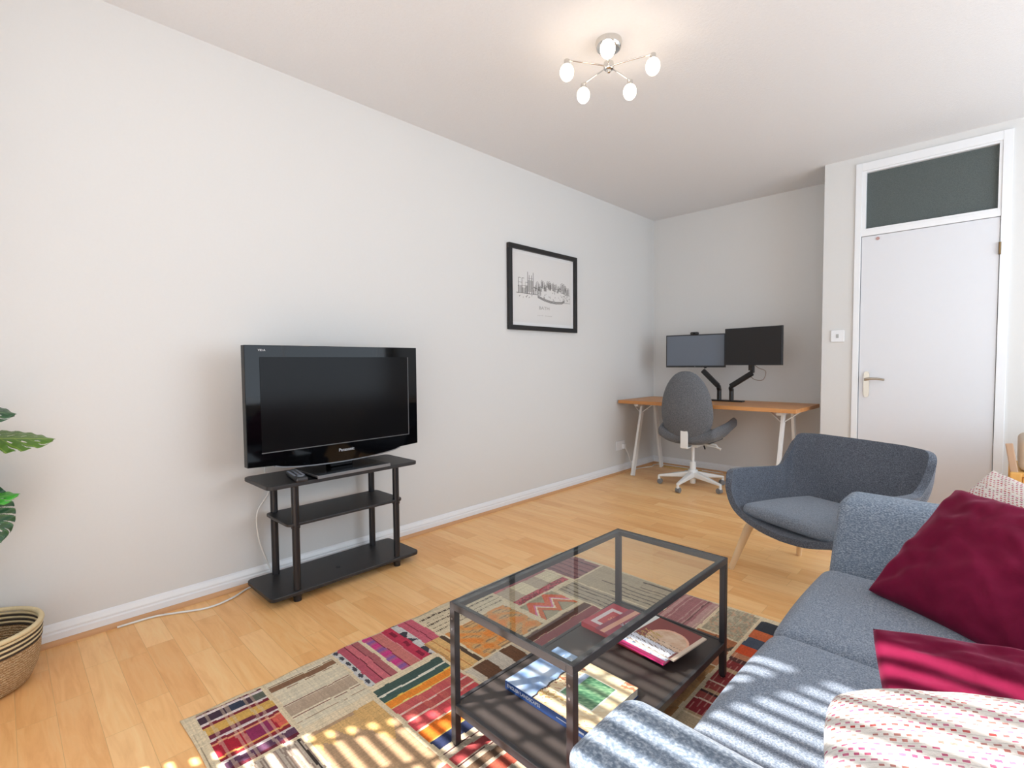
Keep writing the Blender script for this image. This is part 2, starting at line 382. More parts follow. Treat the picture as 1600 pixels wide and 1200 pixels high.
# ------------------------------------------------------------------ framed picture
M['black_frame'] = plain('black_frame', (26, 24, 24), .45)
t = thing('framed_print', 'black framed line drawing of a city skyline hanging on the left wall', 'picture', (0, 3.002, 1.6155), 0)
pw, ph, ft = .406, .3125, .034
mb = MB(); mb.box(.002, .030, -pw, pw, ph - ft, ph); mb.box(.002, .030, -pw, pw, -ph, -ph + ft); mb.box(.002, .030, -pw, -pw + ft, -ph + ft, ph - ft); mb.box(.002, .030, pw - ft, pw, -ph + ft, ph - ft)
mb.build('frame', M['black_frame'], t, bevel=.002)
iw, ih = 2 * (pw - ft), 2 * (ph - ft)
def seg_dist(U, V, p, q):
    p = np.array(p); q = np.array(q); d = q - p; L = (d ** 2).sum() + 1e-12
    tt = np.clip(((U - p[0]) * d[0] + (V - p[1]) * d[1]) / L, 0, 1)
    return np.hypot(U - p[0] - tt * d[0], V - p[1] - tt * d[1])
def sketch(U, V):
    rng = random.Random(4); ink = np.zeros_like(U); u = U / iw; v = V / ih
    def ln(a, b, w=.0011, s=.75):
        d_ = seg_dist(u * 1.34, v, (a[0] * 1.34, a[1]), (b[0] * 1.34, b[1])); ink[:] = np.maximum(ink, min(1, s * 1.35) * np.clip(1.6 - d_ / (w * 1.6), 0, 1))
    def rect(x0, y0, x1, y1, s=.6):
        ln((x0, y0), (x1, y0), s=s); ln((x0, y1), (x1, y1), s=s); ln((x0, y0), (x0, y1), s=s); ln((x1, y0), (x1, y1), s=s)
    base = .435
    ln((.08, base), (.40, base), .002); 
    for x0, x1, hh in ((.11, .16, .14), (.16, .21, .10), (.21, .245, .15), (.33, .40, .09), (.40, .45, .11)):
        rect(x0, base, x1, base + hh)
        for k in range(4): xx = x0 + (x1 - x0) * (k + .5) / 4; ln((xx, base + .01), (xx, base + hh * .7), .002, .55)
    rect(.245, base, .33, base + .21)                                   # tower with pinnacles
    for x in (.245, .27, .305, .33): ln((x, base), (x, base + .29 if x in (.245, .33) else base + .25), .0022, .8)
    for k in range(6): ln((.255 + k * .013, base + .03), (.255 + k * .013, base + .18), .002, .6)
    for x in (.11, .16): ln((x, base), (x, base + .20), .002, .6); ln((x, base + .2), (x + .03, base + .2), .002, .5)
    for k in range(26):                                                # houses up the hill
        x = .36 + .56 * k / 26 + rng.uniform(-.01, .01); h0 = base + .10 - .10 * abs((x - .6)) + rng.uniform(-.03, .04); h1 = h0 + rng.uniform(.03, .09); w_ = rng.uniform(.02, .05)
        rect(x, h0, x + w_, h1, .55); ln((x, h1), (x + w_ / 2, h1 + .025), s=.6); ln((x + w_ / 2, h1 + .025), (x + w_, h1), s=.6)
        for q in range(3): ln((x + w_ * (q + .5) / 3, h0), (x + w_ * (q + .5) / 3, h1 - .01), .0018, .5)
    pts = [(.40, base - .01), (.5, base - .045), (.6, base - .065), (.7, base - .07), (.8, base - .06), (.84, base - .03)]
    for a_, b_ in zip(pts, pts[1:]):
        for q in range(3): ln((a_[0], a_[1] - q * .012), (b_[0], b_[1] - q * .012), .0022, .6)
    for k in range(4): rect(.82 + k * .03, base - .07, .85 + k * .03, base + .03 + .02 * (k % 2), .55)
    for k in range(60):
        x = rng.uniform(.1, .93); y = base + rng.uniform(-.05, .1); ln((x, y), (x + rng.uniform(-.012, .012), y + rng.uniform(-.02, .02)), .0022, rng.uniform(.25, .55))
    for k in range(9): x = .40 + k * .024 + (.02 if k > 3 else 0); ln((x, .155), (x + .007, .155), .0022, .22)
    paper = np.array([.885, .875, .865])[None, :] * np.ones((len(U), 1))
    brd = (u < .035) | (u > .965) | (v < .045) | (v > .955); paper[brd] = (.91, .905, .90)
    return paper * (1 - ink[:, None]) + np.array([.25, .23, .22]) * ink[:, None]
M['print'] = painted_mat('print_paper', .5, coat=.0)
painted('print', sketch, iw, ih, 300, 220, M['print'], t, lambda u, v: (.010, u - iw / 2, v - ih / 2))
text('caption', 'BATH', .034, plain('caption_ink', (170, 165, 160), .7), t, (.0112, .0, -.135), (PI / 2, 0, PI / 2), ext=.0002, sx=1.5)

# ------------------------------------------------------------------ TV stand
M['ash_black'] = plain('blackened_board', (38, 36, 37), .42, var=.12, vscale=12)
M['tube_black'] = plain('black_tube', (34, 33, 36), .3, .2, var=.05)
t = thing('tv_stand', 'black three-tier television stand with round posts against the left wall', 'tv stand', (.208, 1.165, 0), .012)
def shelf(w, l, r, z0, z1, cut=0): return MB().prism(rrect(w, l, r, 5), z0, z1)
shelf(.300, .772, .028, .522, .540).build('top_shelf', M['ash_black'], t, bevel=.003)
shelf(.270, .600, .030, .340, .354).build('middle_shelf', M['ash_black'], t, bevel=.003)
bs = shelf(.300, .772, .028, .034, .052).build('bottom_shelf', M['ash_black'], t, bevel=.003)
MB().lathe([(0, .0522), (.011, .0522), (.011, .0535), (0, .0535)], 18, (.03, -.02, 0), cap=False).build('cap', plain('dark_cap', (20, 20, 20), .5), bs)
for x, y in ((.122, -.262), (.122, .262), (-.118, -.262), (-.118, .262)):
    lg = MB().lathe([(.017, 0), (.0175, .03), (.0165, .034), (.0165, .522)], 20, (x, y, 0)).build('post', M['tube_black'], t, smooth=40)
    MB().lathe([(.0190, .020), (.0190, .034)], 20, (x, y, 0)).build('collar', M['tube_black'], lg, smooth=40)
    MB().lathe([(.0195, .330), (.0195, .341)], 20, (x, y, 0)).build('collar', M['tube_black'], lg, smooth=40)

# ------------------------------------------------------------------ television
M['piano'] = plain('gloss_black', (6, 6, 8), .05, 0, .2, var=.02)
M['screen'] = plain('screen_glass', (18, 17, 18), .14, 0, .09, var=.02, vscale=3)
M['silver'] = plain('silver_trim', (150, 152, 156), .3, .8)
M['letter'] = plain('pale_lettering', (205, 206, 210), .5)
M['dark_plastic'] = plain('dark_plastic', (30, 30, 33), .45)
t = thing('television', 'black flat-screen television with gloss bezel on the black stand', 'television', (.266, 1.175, .540), 1.602)
hw, z0, z1 = .4465, .078, .606
bump = [(x, z0 - .034 * math.sin(PI * (x + .335) / .67) ** .45) for x in np.linspace(-.33, .33, 26)]
out = [(-hw, z0)] + bump + [(hw, z0), (hw, z1), (-hw, z1)]
n = len(out); 
def xz_prism(out, ya, yb):
    n = len(out); return MB().add([(x, y, z) for y in (ya, yb) for x, z in out], [tuple(range(n - 1, -1, -1)), tuple(range(n, 2 * n))] + [(i, (i + 1) % n, (i + 1) % n + n, i + n) for i in range(n)])
bez = xz_prism(out, -.002, .034).build('bezel', M['piano'], t, bevel=.002)
soft('rear_housing', M['dark_plastic'], t, (0, .052, .35), (.80, .07, .44), .02)
MB().box(-.385, .385, -.0035, 0, z0 + .058, z1 - .052).build('screen', M['screen'], t)
mb = MB(); mb.box(-.386, .388, -.0042, -.002, z0 + .054, z0 + .058); mb.box(.385, .389, -.0042, -.002, z0 + .054, z1 - .052)
mb.build('screen_trim', plain('screen_trim', (92, 92, 94), .35), bez)
mb = MB()
for a, b in zip(bump, bump[1:]): mb.bar((a[0], .006, a[1] - .001), (b[0], .006, b[1] - .001), .018, .005, (0, 0, 1))
mb.build('chin_trim', M['silver'], bez)
text('maker_lettering', 'Panasonic', .021, M['letter'], bez, (.015, -.0032, z0 + .022), (PI / 2, 0, 0), bold=.0001)
text('series_lettering', 'VIErA', .013, M['letter'], bez, (-.375, -.0032, z1 - .022), (PI / 2, 0, 0), bold=0)
mb = MB(); mb.box(-.06, .06, .02, .07, .018, .12); mb.build('neck', M['piano'], t, bevel=.004)
base = MB().prism(rrect(.38, .25, .008, 4, 0, .012), .001, .018).build('base', plain('stand_gloss', (8, 8, 10), .25, 0, .04), t, bevel=.002)
mb = MB(); mb.box(-.191, .191, -.1155, -.110, .003, .0175); mb.box(-.1925, -.188, -.113, .13, .010, .0185)
mb.build('base_trim', M['silver'], base, bevel=.001)
for x in (-.17, .17):
    MB().lathe([(.008, 0), (.008, .004)], 10, (x, -.09, 0)).build('foot', M['dark_plastic'], base)

t = thing('remote_control', 'dark grey remote control lying beside the television base', 'remote control', (.285, .935, .540), math.radians(-8))
body = soft('body', plain('remote_grey', (46, 47, 50), .4), t, (0, 0, .012), (.19, .052, .022), .009)
mb = MB()
for i in range(8):
    for j in range(3):
        x = -.078 + i * .017; mb.add(*softbox(.010, .009, .004, .0018, k=1, m=2)) if 0 else mb.box(x - .005, x + .005, -.018 + j * .018 - .005, -.018 + j * .018 + .005, .021, .0245)
mb.build('buttons', plain('remote_buttons', (128, 132, 142), .5), body)
MB().lathe([(.014, .022), (.014, .0248), (.006, .0248)], 20, (.062, 0, 0)).build('dial', plain('remote_dial', (150, 154, 162), .4), body)

def bez_path(pts, n=10):
    pts = [Vector(p) for p in pts]; out = []
    for i in range(len(pts) - 1):
        p0 = pts[max(i - 1, 0)]; p1 = pts[i]; p2 = pts[i + 1]; p3 = pts[min(i + 2, len(pts) - 1)]
        for k in range(n):
            s = k / n; out.append(.5 * ((2 * p1) + (p2 - p0) * s + (2 * p0 - 5 * p1 + 4 * p2 - p3) * s * s + (3 * p1 - p0 - 3 * p2 + p3) * s ** 3))
    return out + [pts[-1]]
M['cable_white'] = plain('white_cable', (232, 230, 226), .5)
M['cable_yellow'] = plain('yellow_cable', (214, 180, 110), .5)
tag(MB().tube(bez_path([(.045, .88, .60), (.04, .885, .52), (.035, .90, .44), (.03, .847, .351), (.03, .850, .224), (.03, .885, .10), (.045, .90, .035), (.046, .86, .006), (.050, .790, .005), (.105, .70, .005), (.125, .60, .005), (.075, .49, .005), (.045, .42, .005), (.040, .30, .005)]), .0042, 8).build('power_cable', M['cable_white'], smooth=60),
    'white cable dropping behind the television stand and along the skirting', 'cable')

# ------------------------------------------------------------------ rug (patchwork kilim)
M['rug'] = painted_mat('woven_rug', .95, .5, 500, .1, spec=.1)
RX0, RX1, RY0, RY1 = .850, 2.34, .34, 2.15
def rug_fn(U, V):
    rng = np.random.default_rng(3); X = U + RX0; Y = V + RY0
    X = X + .0015 * np.sin(Y * 31 + 1) + .001 * np.sin(Y * 67); Y = Y + .0015 * np.sin(X * 37) + .001 * np.sin(X * 73 + 2)
    col = np.tile(np.array([224, 204, 170]) / 255., (len(U), 1))
    hs = lambda a, s: (np.sin(a * 12.9898 + s) * 43758.5453) % 1
    def c(*r): return np.array(r) / 255.
    def patch(x0, x1, y0, y1, base): m = (X > x0) & (X < x1) & (Y > y0) & (Y < y1); col[m] = c(*base); return m
    def sx(m, bands):            # stripes that run along y, set across x
        for a, b, q in bands: k = m & (X > a) & (X < b); col[k] = c(*q)
    def sy(m, bands):
        for a, b, q in bands: k = m & (Y > a) & (Y < b); col[k] = c(*q)
    WHT, NAVY, RED, MAR, YEL, ORG = (222, 205, 200), (50, 56, 74), (168, 30, 48), (104, 34, 48), (214, 168, 86), (226, 128, 40)
    # plaid
    m = patch(.866, 1.163, .378, .562, MAR)
    sx(m, [(.872, .884, WHT), (.884, .920, (66, 44, 58)), (.920, .930, WHT), (.930, .944, (120, 30, 44)), (.944, .984, YEL), (.984, 1.004, (110, 40, 60)), (1.004, 1.014, WHT), (1.014, 1.026, (130, 36, 48)), (1.026, 1.034, (224, 150, 110)), (1.034, 1.09, RED), (1.09, 1.098, (226, 160, 90)), (1.098, 1.112, (140, 34, 44)), (1.112, 1.122, WHT), (1.122, 1.15, (96, 60, 84)), (1.15, 1.163, MAR)])
    k = m & (X > .884) & (X < .92); col[k & (Y > .46) & (Y < .50)] = c(*NAVY); col[k & (Y > .53)] = c(96, 98, 84); 
    k = m & (X > 1.034) & (X < 1.09); col[k & (Y > .46) & (Y < .52)] = c(140, 40, 84); col[k & (Y > .535)] = c(214, 96, 80)
    for y in (.40, .44, .455, .505, .525):
        k = m & (np.abs(Y - y) < .0045); col[k] = col[k] * .45 + c(214, 190, 160) * .55
    # cream with brown stripes
    m = patch(.862, 1.148, .578, .798, (218, 204, 176))
    sx(m, [(.884, .887, (120, 84, 60)), (.892, .920, (138, 100, 72)), (.926, .929, (130, 92, 66)), (1.010, 1.014, (120, 70, 60)), (1.018, 1.076, (182, 158, 134)), (1.084, 1.087, (120, 70, 60)), (1.115, 1.118, (168, 140, 116))])
    # pink, split in two
    m = patch(.853, 1.121, .811, .918, (190, 92, 104))
    sy(m, [(.811, .832, (200, 196, 192)), (.832, .862, (184, 84, 100)), (.862, .866, (110, 36, 48)), (.866, .890, (206, 108, 116)), (.890, .893, (120, 50, 60)), (.893, .918, (172, 96, 98))])
    k = m & (Y < .832); col[k & ((np.sin(X * 140) + np.sin(Y * 300)) > .4)] = c(70, 68, 76)
    m = patch(.853, 1.121, .932, 1.155, (198, 84, 100))
    sy(m, [(.932, .966, (180, 92, 130)), (.966, .969, (140, 40, 60)), (.969, 1.010, (202, 118, 110)), (1.010, 1.014, (216, 140, 140)), (1.014, 1.058, (190, 50, 76)), (1.058, 1.088, (206, 200, 196)), (1.088, 1.155, (202, 96, 112)), (1.118, 1.122, (130, 40, 56))])
    k = m & (Y > 1.058) & (Y < 1.088); col[k & (np.abs(((X * 14) % 1) - .5) * 2 > (Y - 1.058) / .03) & (((X * 7) % 1) > .4)] = c(60, 58, 66)
    k = m & (Y > .932) & (Y < .966); col[k & (np.sin(X * 90) > .3)] = c(206, 60, 130); col[k & (np.sin(X * 90) < -.7)] = c(140, 90, 150)
    k = m & (Y > 1.03) & (Y < 1.045); col[k & (np.sin(X * 70 + 1) > .1)] = c(130, 24, 50)
    # beige with dotted dark lines, running to the far side
    m = patch(.855, 1.030, 1.165, 1.530, (216, 198, 166))
    for x, w_ in ((.900, .006), (.952, .005), (.985, .002), (.93, .0015), (1.01, .003)):
        k = m & (np.abs(X - x) < w_) & (np.sin(Y * 900) > -.5); col[k] = c(84, 66, 52)
    # red / cream squares
    m = patch(.900, 1.100, 1.545, 1.900, (222, 206, 172))
    sx(m, [(.902, .950, (160, 96, 100)), (1.060, 1.100, (136, 52, 62))]); k = m & (X > .95) & (X < 1.06); col[k & (((Y - 1.545) // .088) % 2 == 0)] = c(184, 164, 140)
    k = m & (X > 1.06); col[k & (hs(np.floor(X * 160) + np.floor(Y * 160) * 7, 1) > .6)] = c(206, 80, 90); col[m & (X > .902) & (X < .95) & (Y < 1.60)] = c(196, 104, 110)
    # mauve with thin lines
    m = patch(.905, 1.118, 1.918, 2.140, (150, 104, 104))
    k = m & ((np.floor(Y * 70) % 3) == 0); col[k] = c(128, 84, 88); k = m & ((np.floor(Y * 210) % 17) == 0); col[k] = c(70, 46, 54)
    # zigzag
    m = patch(1.112, 1.266, 1.530, 1.745, (168, 156, 128))
    zz = 1.190 + .034 * (np.abs(((Y - 1.53) * 19) % 2 - 1) * 2 - 1); dd = X - zz
    k = m & (dd > -.055) & (dd < -.004); col[k] = c(222, 104, 70); k = m & (dd > -.012) & (dd < 0); col[k] = c(222, 120, 160); k = m & (dd >= 0) & (dd < .012); col[k] = c(238, 220, 190); k = m & (dd > .012) & (dd < .045); col[k] = c(214, 112, 66); k = m & (dd > .045) & (dd < .05); col[k] = c(110, 112, 96)
    # pale grey-brown with lines beside it
    m = patch(1.130, 1.560, 1.905, 2.140, (182, 164, 138))
    for y, w_, q in ((2.115, .006, (78, 62, 50)), (2.06, .004, (110, 92, 76)), (2.035, .003, (120, 104, 88)), (2.0, .004, (100, 84, 70)), (1.965, .004, (110, 92, 78)), (1.935, .003, (84, 68, 56))):
        k = m & (np.abs(Y - y) < w_) & (X > 1.16 + .3 * hs(y, 2)); col[k] = c(*q)
    m = patch(1.130, 1.560, 1.770, 1.895, (176, 160, 138)); 
    for y in (1.79, 1.815, 1.85, 1.875): k = m & (np.abs(Y - y) < .0025); col[k] = c(96, 80, 68)
    # orange
    m = patch(1.045, 1.275, 1.178, 1.500, (222, 152, 84))
    f_ = np.sin(X * 63 + 3 * np.sin(Y * 23)) * np.sin(Y * 41 + 2 * np.sin(X * 31)); col[m & (f_ > .25)] = c(226, 138, 62); col[m & (f_ < -.35)] = c(208, 164, 110); col[m & (f_ < -.3) & (hs(np.floor(X * 300), 5) > .75)] = c(150, 120, 90)
    m = patch(1.045, 1.275, 1.078, 1.168, (222, 176, 112)); sy(m, [(1.150, 1.168, (84, 64, 48)), (1.078, 1.090, (190, 140, 84)), (1.112, 1.118, (196, 130, 70))])
    # green, orange, pink stripes
    m = patch(1.150, 1.500, .802, 1.066, (208, 96, 90))
    sx(m, [(1.150, 1.188, (64, 84, 76)), (1.188, 1.197, (226, 218, 200)), (1.197, 1.226, (66, 90, 82)), (1.226, 1.231, (230, 190, 90)), (1.231, 1.262, (234, 138, 46)), (1.262, 1.268, (240, 216, 130)), (1.268, 1.305, (204, 92, 92)), (1.305, 1.311, (232, 196, 180)), (1.311, 1.345, (186, 82, 80)), (1.345, 1.353, (232, 200, 180)), (1.353, 1.395, (204, 78, 84)), (1.395, 1.402, (236, 200, 170)), (1.402, 1.455, (230, 116, 36)), (1.455, 1.460, (220, 170, 90)), (1.460, 1.500, (44, 52, 84))])
    k = m & (X > 1.268) & (X < 1.395) & (((Y * 17) % 1) < .4); col[k] = col[k] * .7 + c(228, 130, 110) * .3
    # tan with yellow flames
    m = patch(1.186, 1.540, .572, .786, (184, 150, 116))
    fl = 1.186 + .030 + .045 * np.abs(((Y - .572) * 16) % 2 - 1) + .05 * np.abs(((Y - .572) * 42) % 2 - 1); col[m & (X < fl) & (X > 1.20) & (Y < .715)] = c(214, 172, 114); col[m & (Y > .715) & (X < 1.38 - 2.2 * np.abs(Y - .745))] = c(216, 172, 110)
    col[m & (np.sin(X * 300) > .9)] *= .95
    # streaky grey-brown beside the near edge
    m = patch(1.176, 1.560, .378, .560, (192, 176, 158)); f_ = hs(np.floor(Y * 260), 4); col[m & (f_ > .72)] = c(150, 130, 116); col[m & (f_ < .1) & (X > 1.21)] = c(90, 74, 64); col[m & (np.abs(Y - .552) < .003)] = c(60, 50, 44)
    # brown / white blocks
    m = patch(1.285, 1.660, 1.078, 1.310, (206, 192, 172)); sy(m, [(1.240, 1.300, (112, 76, 52)), (1.175, 1.240, (204, 192, 176)), (1.108, 1.175, (108, 74, 52)), (1.078, 1.108, (210, 196, 176))]); col[m & (np.sin(Y * 700) > .8)] *= .93
    # maroon long stripes
    m = patch(1.285, 1.560, 1.330, 1.760, (196, 170, 136)); sx(m, [(1.290, 1.325, (96, 64, 52)), (1.325, 1.330, (130, 60, 64)), (1.334, 1.378, (148, 74, 78)), (1.384, 1.388, (130, 70, 66)), (1.425, 1.460, (132, 66, 68)), (1.50, 1.55, (170, 130, 110))])
    # mauve stripes and mottled patch
    m = patch(1.575, 1.735, 1.790, 2.140, (188, 148, 140)); f_ = hs(np.floor(X * 170), 9); col[m & (f_ > .6)] = c(164, 112, 112); col[m & (f_ < .15)] = c(120, 84, 82); col[m & (f_ > .3) & (f_ < .42)] = c(204, 172, 154)
    m = patch(1.750, 1.895, 1.905, 2.140, (184, 170, 142)); f_ = hs(np.floor(X * 120) + 31 * np.floor(Y * 90), 3); col[m & (f_ > .6)] = c(164, 152, 128); col[m & (f_ < .2)] = c(196, 160, 130)
    m = patch(1.745, 1.895, 1.700, 1.895, (178, 112, 74)); zz = np.abs(((X * 22) % 2) - 1) * .09; col[m & (Y - 1.80 < zz) & (Y - 1.79 > zz - .03)] = c(84, 68, 54); col[m & (Y - 1.79 < zz - .03)] = c(184, 120, 90)
    m = patch(1.575, 1.735, 1.400, 1.780, (196, 150, 96)); m = patch(1.745, 1.895, 1.260, 1.690, (194, 148, 98)); f_ = np.sin(X * 50 + 3 * np.sin(Y * 20)); col[m & (f_ > .3)] = c(176, 126, 78)
    # right-hand column of cross stripes, then the part under the sofa
    m = patch(1.908, 2.100, 1.415, 2.125, (190, 160, 124))
    sy(m, [(2.035, 2.125, (50, 52, 58)), (1.965, 2.035, (206, 104, 60)), (1.895, 1.965, (74, 84, 100)), (1.830, 1.895, (214, 84, 44)), (1.795, 1.830, (196, 130, 96)), (1.765, 1.795, (90, 54, 52)), (1.715, 1.765, (140, 54, 54)), (1.650, 1.690, (146, 52, 54)), (1.610, 1.650, (150, 54, 56)), (1.602, 1.610, (226, 200, 180)), (1.560, 1.602, (160, 70, 66)), (1.535, 1.545, (70, 44, 44)), (1.500, 1.535, (160, 76, 70)), (1.492, 1.500, (226, 200, 180)), (1.425, 1.492, (144, 46, 52))])
    k = m & (Y < 1.83) & (np.sin(X * 420) > .86); col[k] = col[k] * .5 + c(220, 180, 160) * .5
    m = patch(1.745, 2.100, .900, 1.250, (198, 178, 146)); col[m & (np.abs(X - 1.98) < .005) & (Y > 1.02)] = c(70, 56, 46); col[m & (np.abs(X - 2.005) < .004) & (Y > 1.04)] = c(80, 64, 52); col[m & (hs(np.floor(X * 150) + 7 * np.floor(Y * 150), 2) > .75) & (X < 1.96)] = c(168, 146, 120)
    m = patch(1.908, 2.100, 1.262, 1.405, (196, 174, 142)); col[m & (np.abs(X - 1.98) < .005)] = c(80, 64, 52)
    m = patch(1.512, 1.735, .802, 1.066, (196, 178, 156)); sx(m, [(1.520, 1.524, (90, 50, 50)), (1.545, 1.575, (176, 74, 74)), (1.580, 1.583, (90, 50, 50)), (1.60, 1.625, (110, 84, 64)), (1.635, 1.675, (190, 90, 70)), (1.69, 1.72, (204, 180, 150))])
    m = patch(1.552, 1.900, .378, .790, (184, 96, 84)); sx(m, [(1.60, 1.64, (220, 190, 160)), (1.70, 1.74, (90, 60, 60)), (1.80, 1.84, (214, 140, 80))])
    m = patch(1.915, 2.32, .378, 1.250, (190, 120, 90)); sy(m, [(.5, .6, (90, 70, 70)), (.7, .76, (214, 190, 150)), (.9, 1.0, (150, 60, 60))])
    m = patch(2.110, 2.32, 1.262, 2.125, (200, 180, 150))
    # weave
    th = rng.random((2, 4000)); w = .965 + .07 * th[0][(U * 520).astype(int) % 4000]; w2 = .97 + .06 * th[1][(V * 520).astype(int) % 4000]; n_ = 1 + rng.normal(0, .028, len(U))
    return np.clip(col * (w * w2 * n_)[:, None], 0, 1)
rw, rl = RX1 - RX0, RY1 - RY0
def rug_edge(u, v): 
    x = u + RX0 + np.where(u < .01, .004 * np.sin(v * 9) + .003 * np.sin(v * 31), 0); y = v + RY0 + np.where(v < .01, .006 * np.sin(u * 8), 0) + np.where(v > rl - .01, .008 * np.sin(u * 7), 0)
    return (x, y, .006 + .0010 * np.sin(u * 19) * np.sin(v * 16))
rug = painted('rug', rug_fn, rw, rl, 372, 452, M['rug'], None, rug_edge)
sm = rug.modifiers.new('thickness', 'SOLIDIFY'); sm.thickness = .005; sm.offset = -1
tag(rug, 'multicoloured patchwork kilim rug under the glass coffee table', 'rug')

# ------------------------------------------------------------------ coffee table
M['dark_steel'] = plain('dark_steel', (60, 58, 60), .38, .25, var=.04)
M['shelf_dark'] = plain('dark_shelf', (62, 54, 51), .42, var=.10, vscale=60)
def glass_mat():
    m = NT('clear_glass'); out = m.t.nodes['Material Output']
    tr = m.n('ShaderNodeBsdfTransparent'); tr.inputs[0].default_value = (.93, .955, .945, 1); gl = m.n('ShaderNodeBsdfGlossy'); gl.inputs['Roughness'].default_value = .02
    gl.inputs[0].default_value = (1, 1, 1, 1); fr = m.n('ShaderNodeFresnel', ins={'IOR': 1.5}); mx = m.n('ShaderNodeMixShader')
    nz = m.noise(m.coords(), 3); add = m.n('ShaderNodeMath', operation='MULTIPLY_ADD', ins={1: .01}); m.l(nz, add.inputs[0]); m.l(fr.outputs[0], add.inputs[2])
    ge = m.n('ShaderNodeNewGeometry'); ff_ = m.n('ShaderNodeMath', operation='SUBTRACT', ins={0: 1.0}); m.l(ge.outputs['Backfacing'], ff_.inputs[1]); mu = m.n('ShaderNodeMath', operation='MULTIPLY'); m.l(add.outputs[0], mu.inputs[0]); m.l(ff_.outputs[0], mu.inputs[1]); m.l(mu.outputs[0], mx.inputs[0]); m.l(tr.outputs[0], mx.inputs[1]); m.l(gl.outputs[0], mx.inputs[2]); m.l(mx.outputs[0], out.inputs[0]); return m.m
t = thing('coffee_table', 'black metal coffee table with a clear glass top and low dark shelf', 'coffee table', (1.725, 1.251, .0075), -.012)
w2, l2, Ht, tb = .2125, .415, .403, .0195
mb = MB()
for x in (-w2 + tb / 2, w2 - tb / 2): mb.box(x - tb / 2, x + tb / 2, -l2, l2, Ht - tb, Ht - .004)
for y in (-l2 + tb / 2, l2 - tb / 2): mb.box(-w2 + tb, w2 - tb, y - tb / 2, y + tb / 2, Ht - tb, Ht - .004)
for x in (-w2 + .002, w2 - .002): mb.box(x - .002, x + .002, -l2, l2, Ht - .006, Ht)
for y in (-l2 + .002, l2 - .002): mb.box(-w2, w2, y - .002, y + .002, Ht - .006, Ht)
fr_ = mb.build('top_frame', M['dark_steel'], t, bevel=.0012)
MB().box(-w2 + .0045, w2 - .0045, -l2 + .0045, l2 - .0045, Ht - .0035, Ht - .0005).build('glass_top', glass_mat(), t)
for sx in (-1, 1):
    for sy in (-1, 1):
        x, y = sx * (w2 - tb / 2), sy * (l2 - tb / 2)
        lg = MB().box(x - tb / 2, x + tb / 2, y - tb / 2, y + tb / 2, .006, Ht - tb).build('leg', M['dark_steel'], t, bevel=.0015)
        MB().lathe([(.008, 0), (.009, .002), (.009, .007)], 14, (x, y, 0)).build('foot', M['dark_plastic'], lg)
        for z in (Ht - .045, Ht - .075): MB().tube([(x, y, z), (x, y + sy * (tb / 2 + .0012), z)], .003, 10).build('bolt', M['silver'], lg)
zs = .118
mb = MB()
for x in (-w2 + .006, w2 - .006): mb.box(x - .006, x + .006, -l2 + tb, l2 - tb, zs - .020, zs + .002)
for y in (-l2 + .006, l2 - .006): mb.box(-w2 + tb, w2 - tb, y - .006, y + .006, zs - .020, zs + .002)
mb.build('shelf_rail', M['dark_steel'], t, bevel=.0015)
MB().box(-w2 + .0125, w2 - .0125, -l2 + .0125, l2 - .0125, zs - .012, zs).build('shelf', M['shelf_dark'], t, bevel=.001)

# ------------------------------------------------------------------ books on the table shelf
M['cover'] = painted_mat('printed_cover', .28, coat=.3)
M['pages'] = plain('page_block', (226, 216, 196), .8, var=.06, vscale=200)
def fbm(U, V, s, seed=0):
    a = np.zeros_like(U); rng = np.random.default_rng(seed)
    for k in range(7):
        fx, fy = rng.normal(0, s * 1.5 ** (k * .7), 2); a += np.sin(U * fx + V * fy + rng.random() * 9 + 1.3 * np.sin(V * fx * .6 + k)) / (1.25 ** k)
    return a / 3.2
def book(name, label, loc, rz, w, d, h, fn, cover, group, n=(90, 80), open_pages=True):
    t = thing(name, label, 'book' if 'book' in name else 'magazine', loc, rz, group)
    mb = MB(); mb.box(-w / 2, w / 2, -d / 2, -d / 2 + .0015, 0, h - .0004); mb.box(-w / 2, w / 2, -d / 2, d / 2, 0, .0015)
    mb.box(-w / 2, w / 2, -d / 2, d / 2, h - .0016, h - .0004); cv = mb.build('cover', cover, t)
    MB().box(-w / 2 + .002, w / 2 - .002, -d / 2 + .0015, d / 2 - .002, .0015, h - .0016).build('pages', M['pages'], t)
    painted('cover_print', fn, w, d, n[0], n[1], M['cover'], cv, lambda u, v: (u - w / 2, v - d / 2, h))
    return t, cv
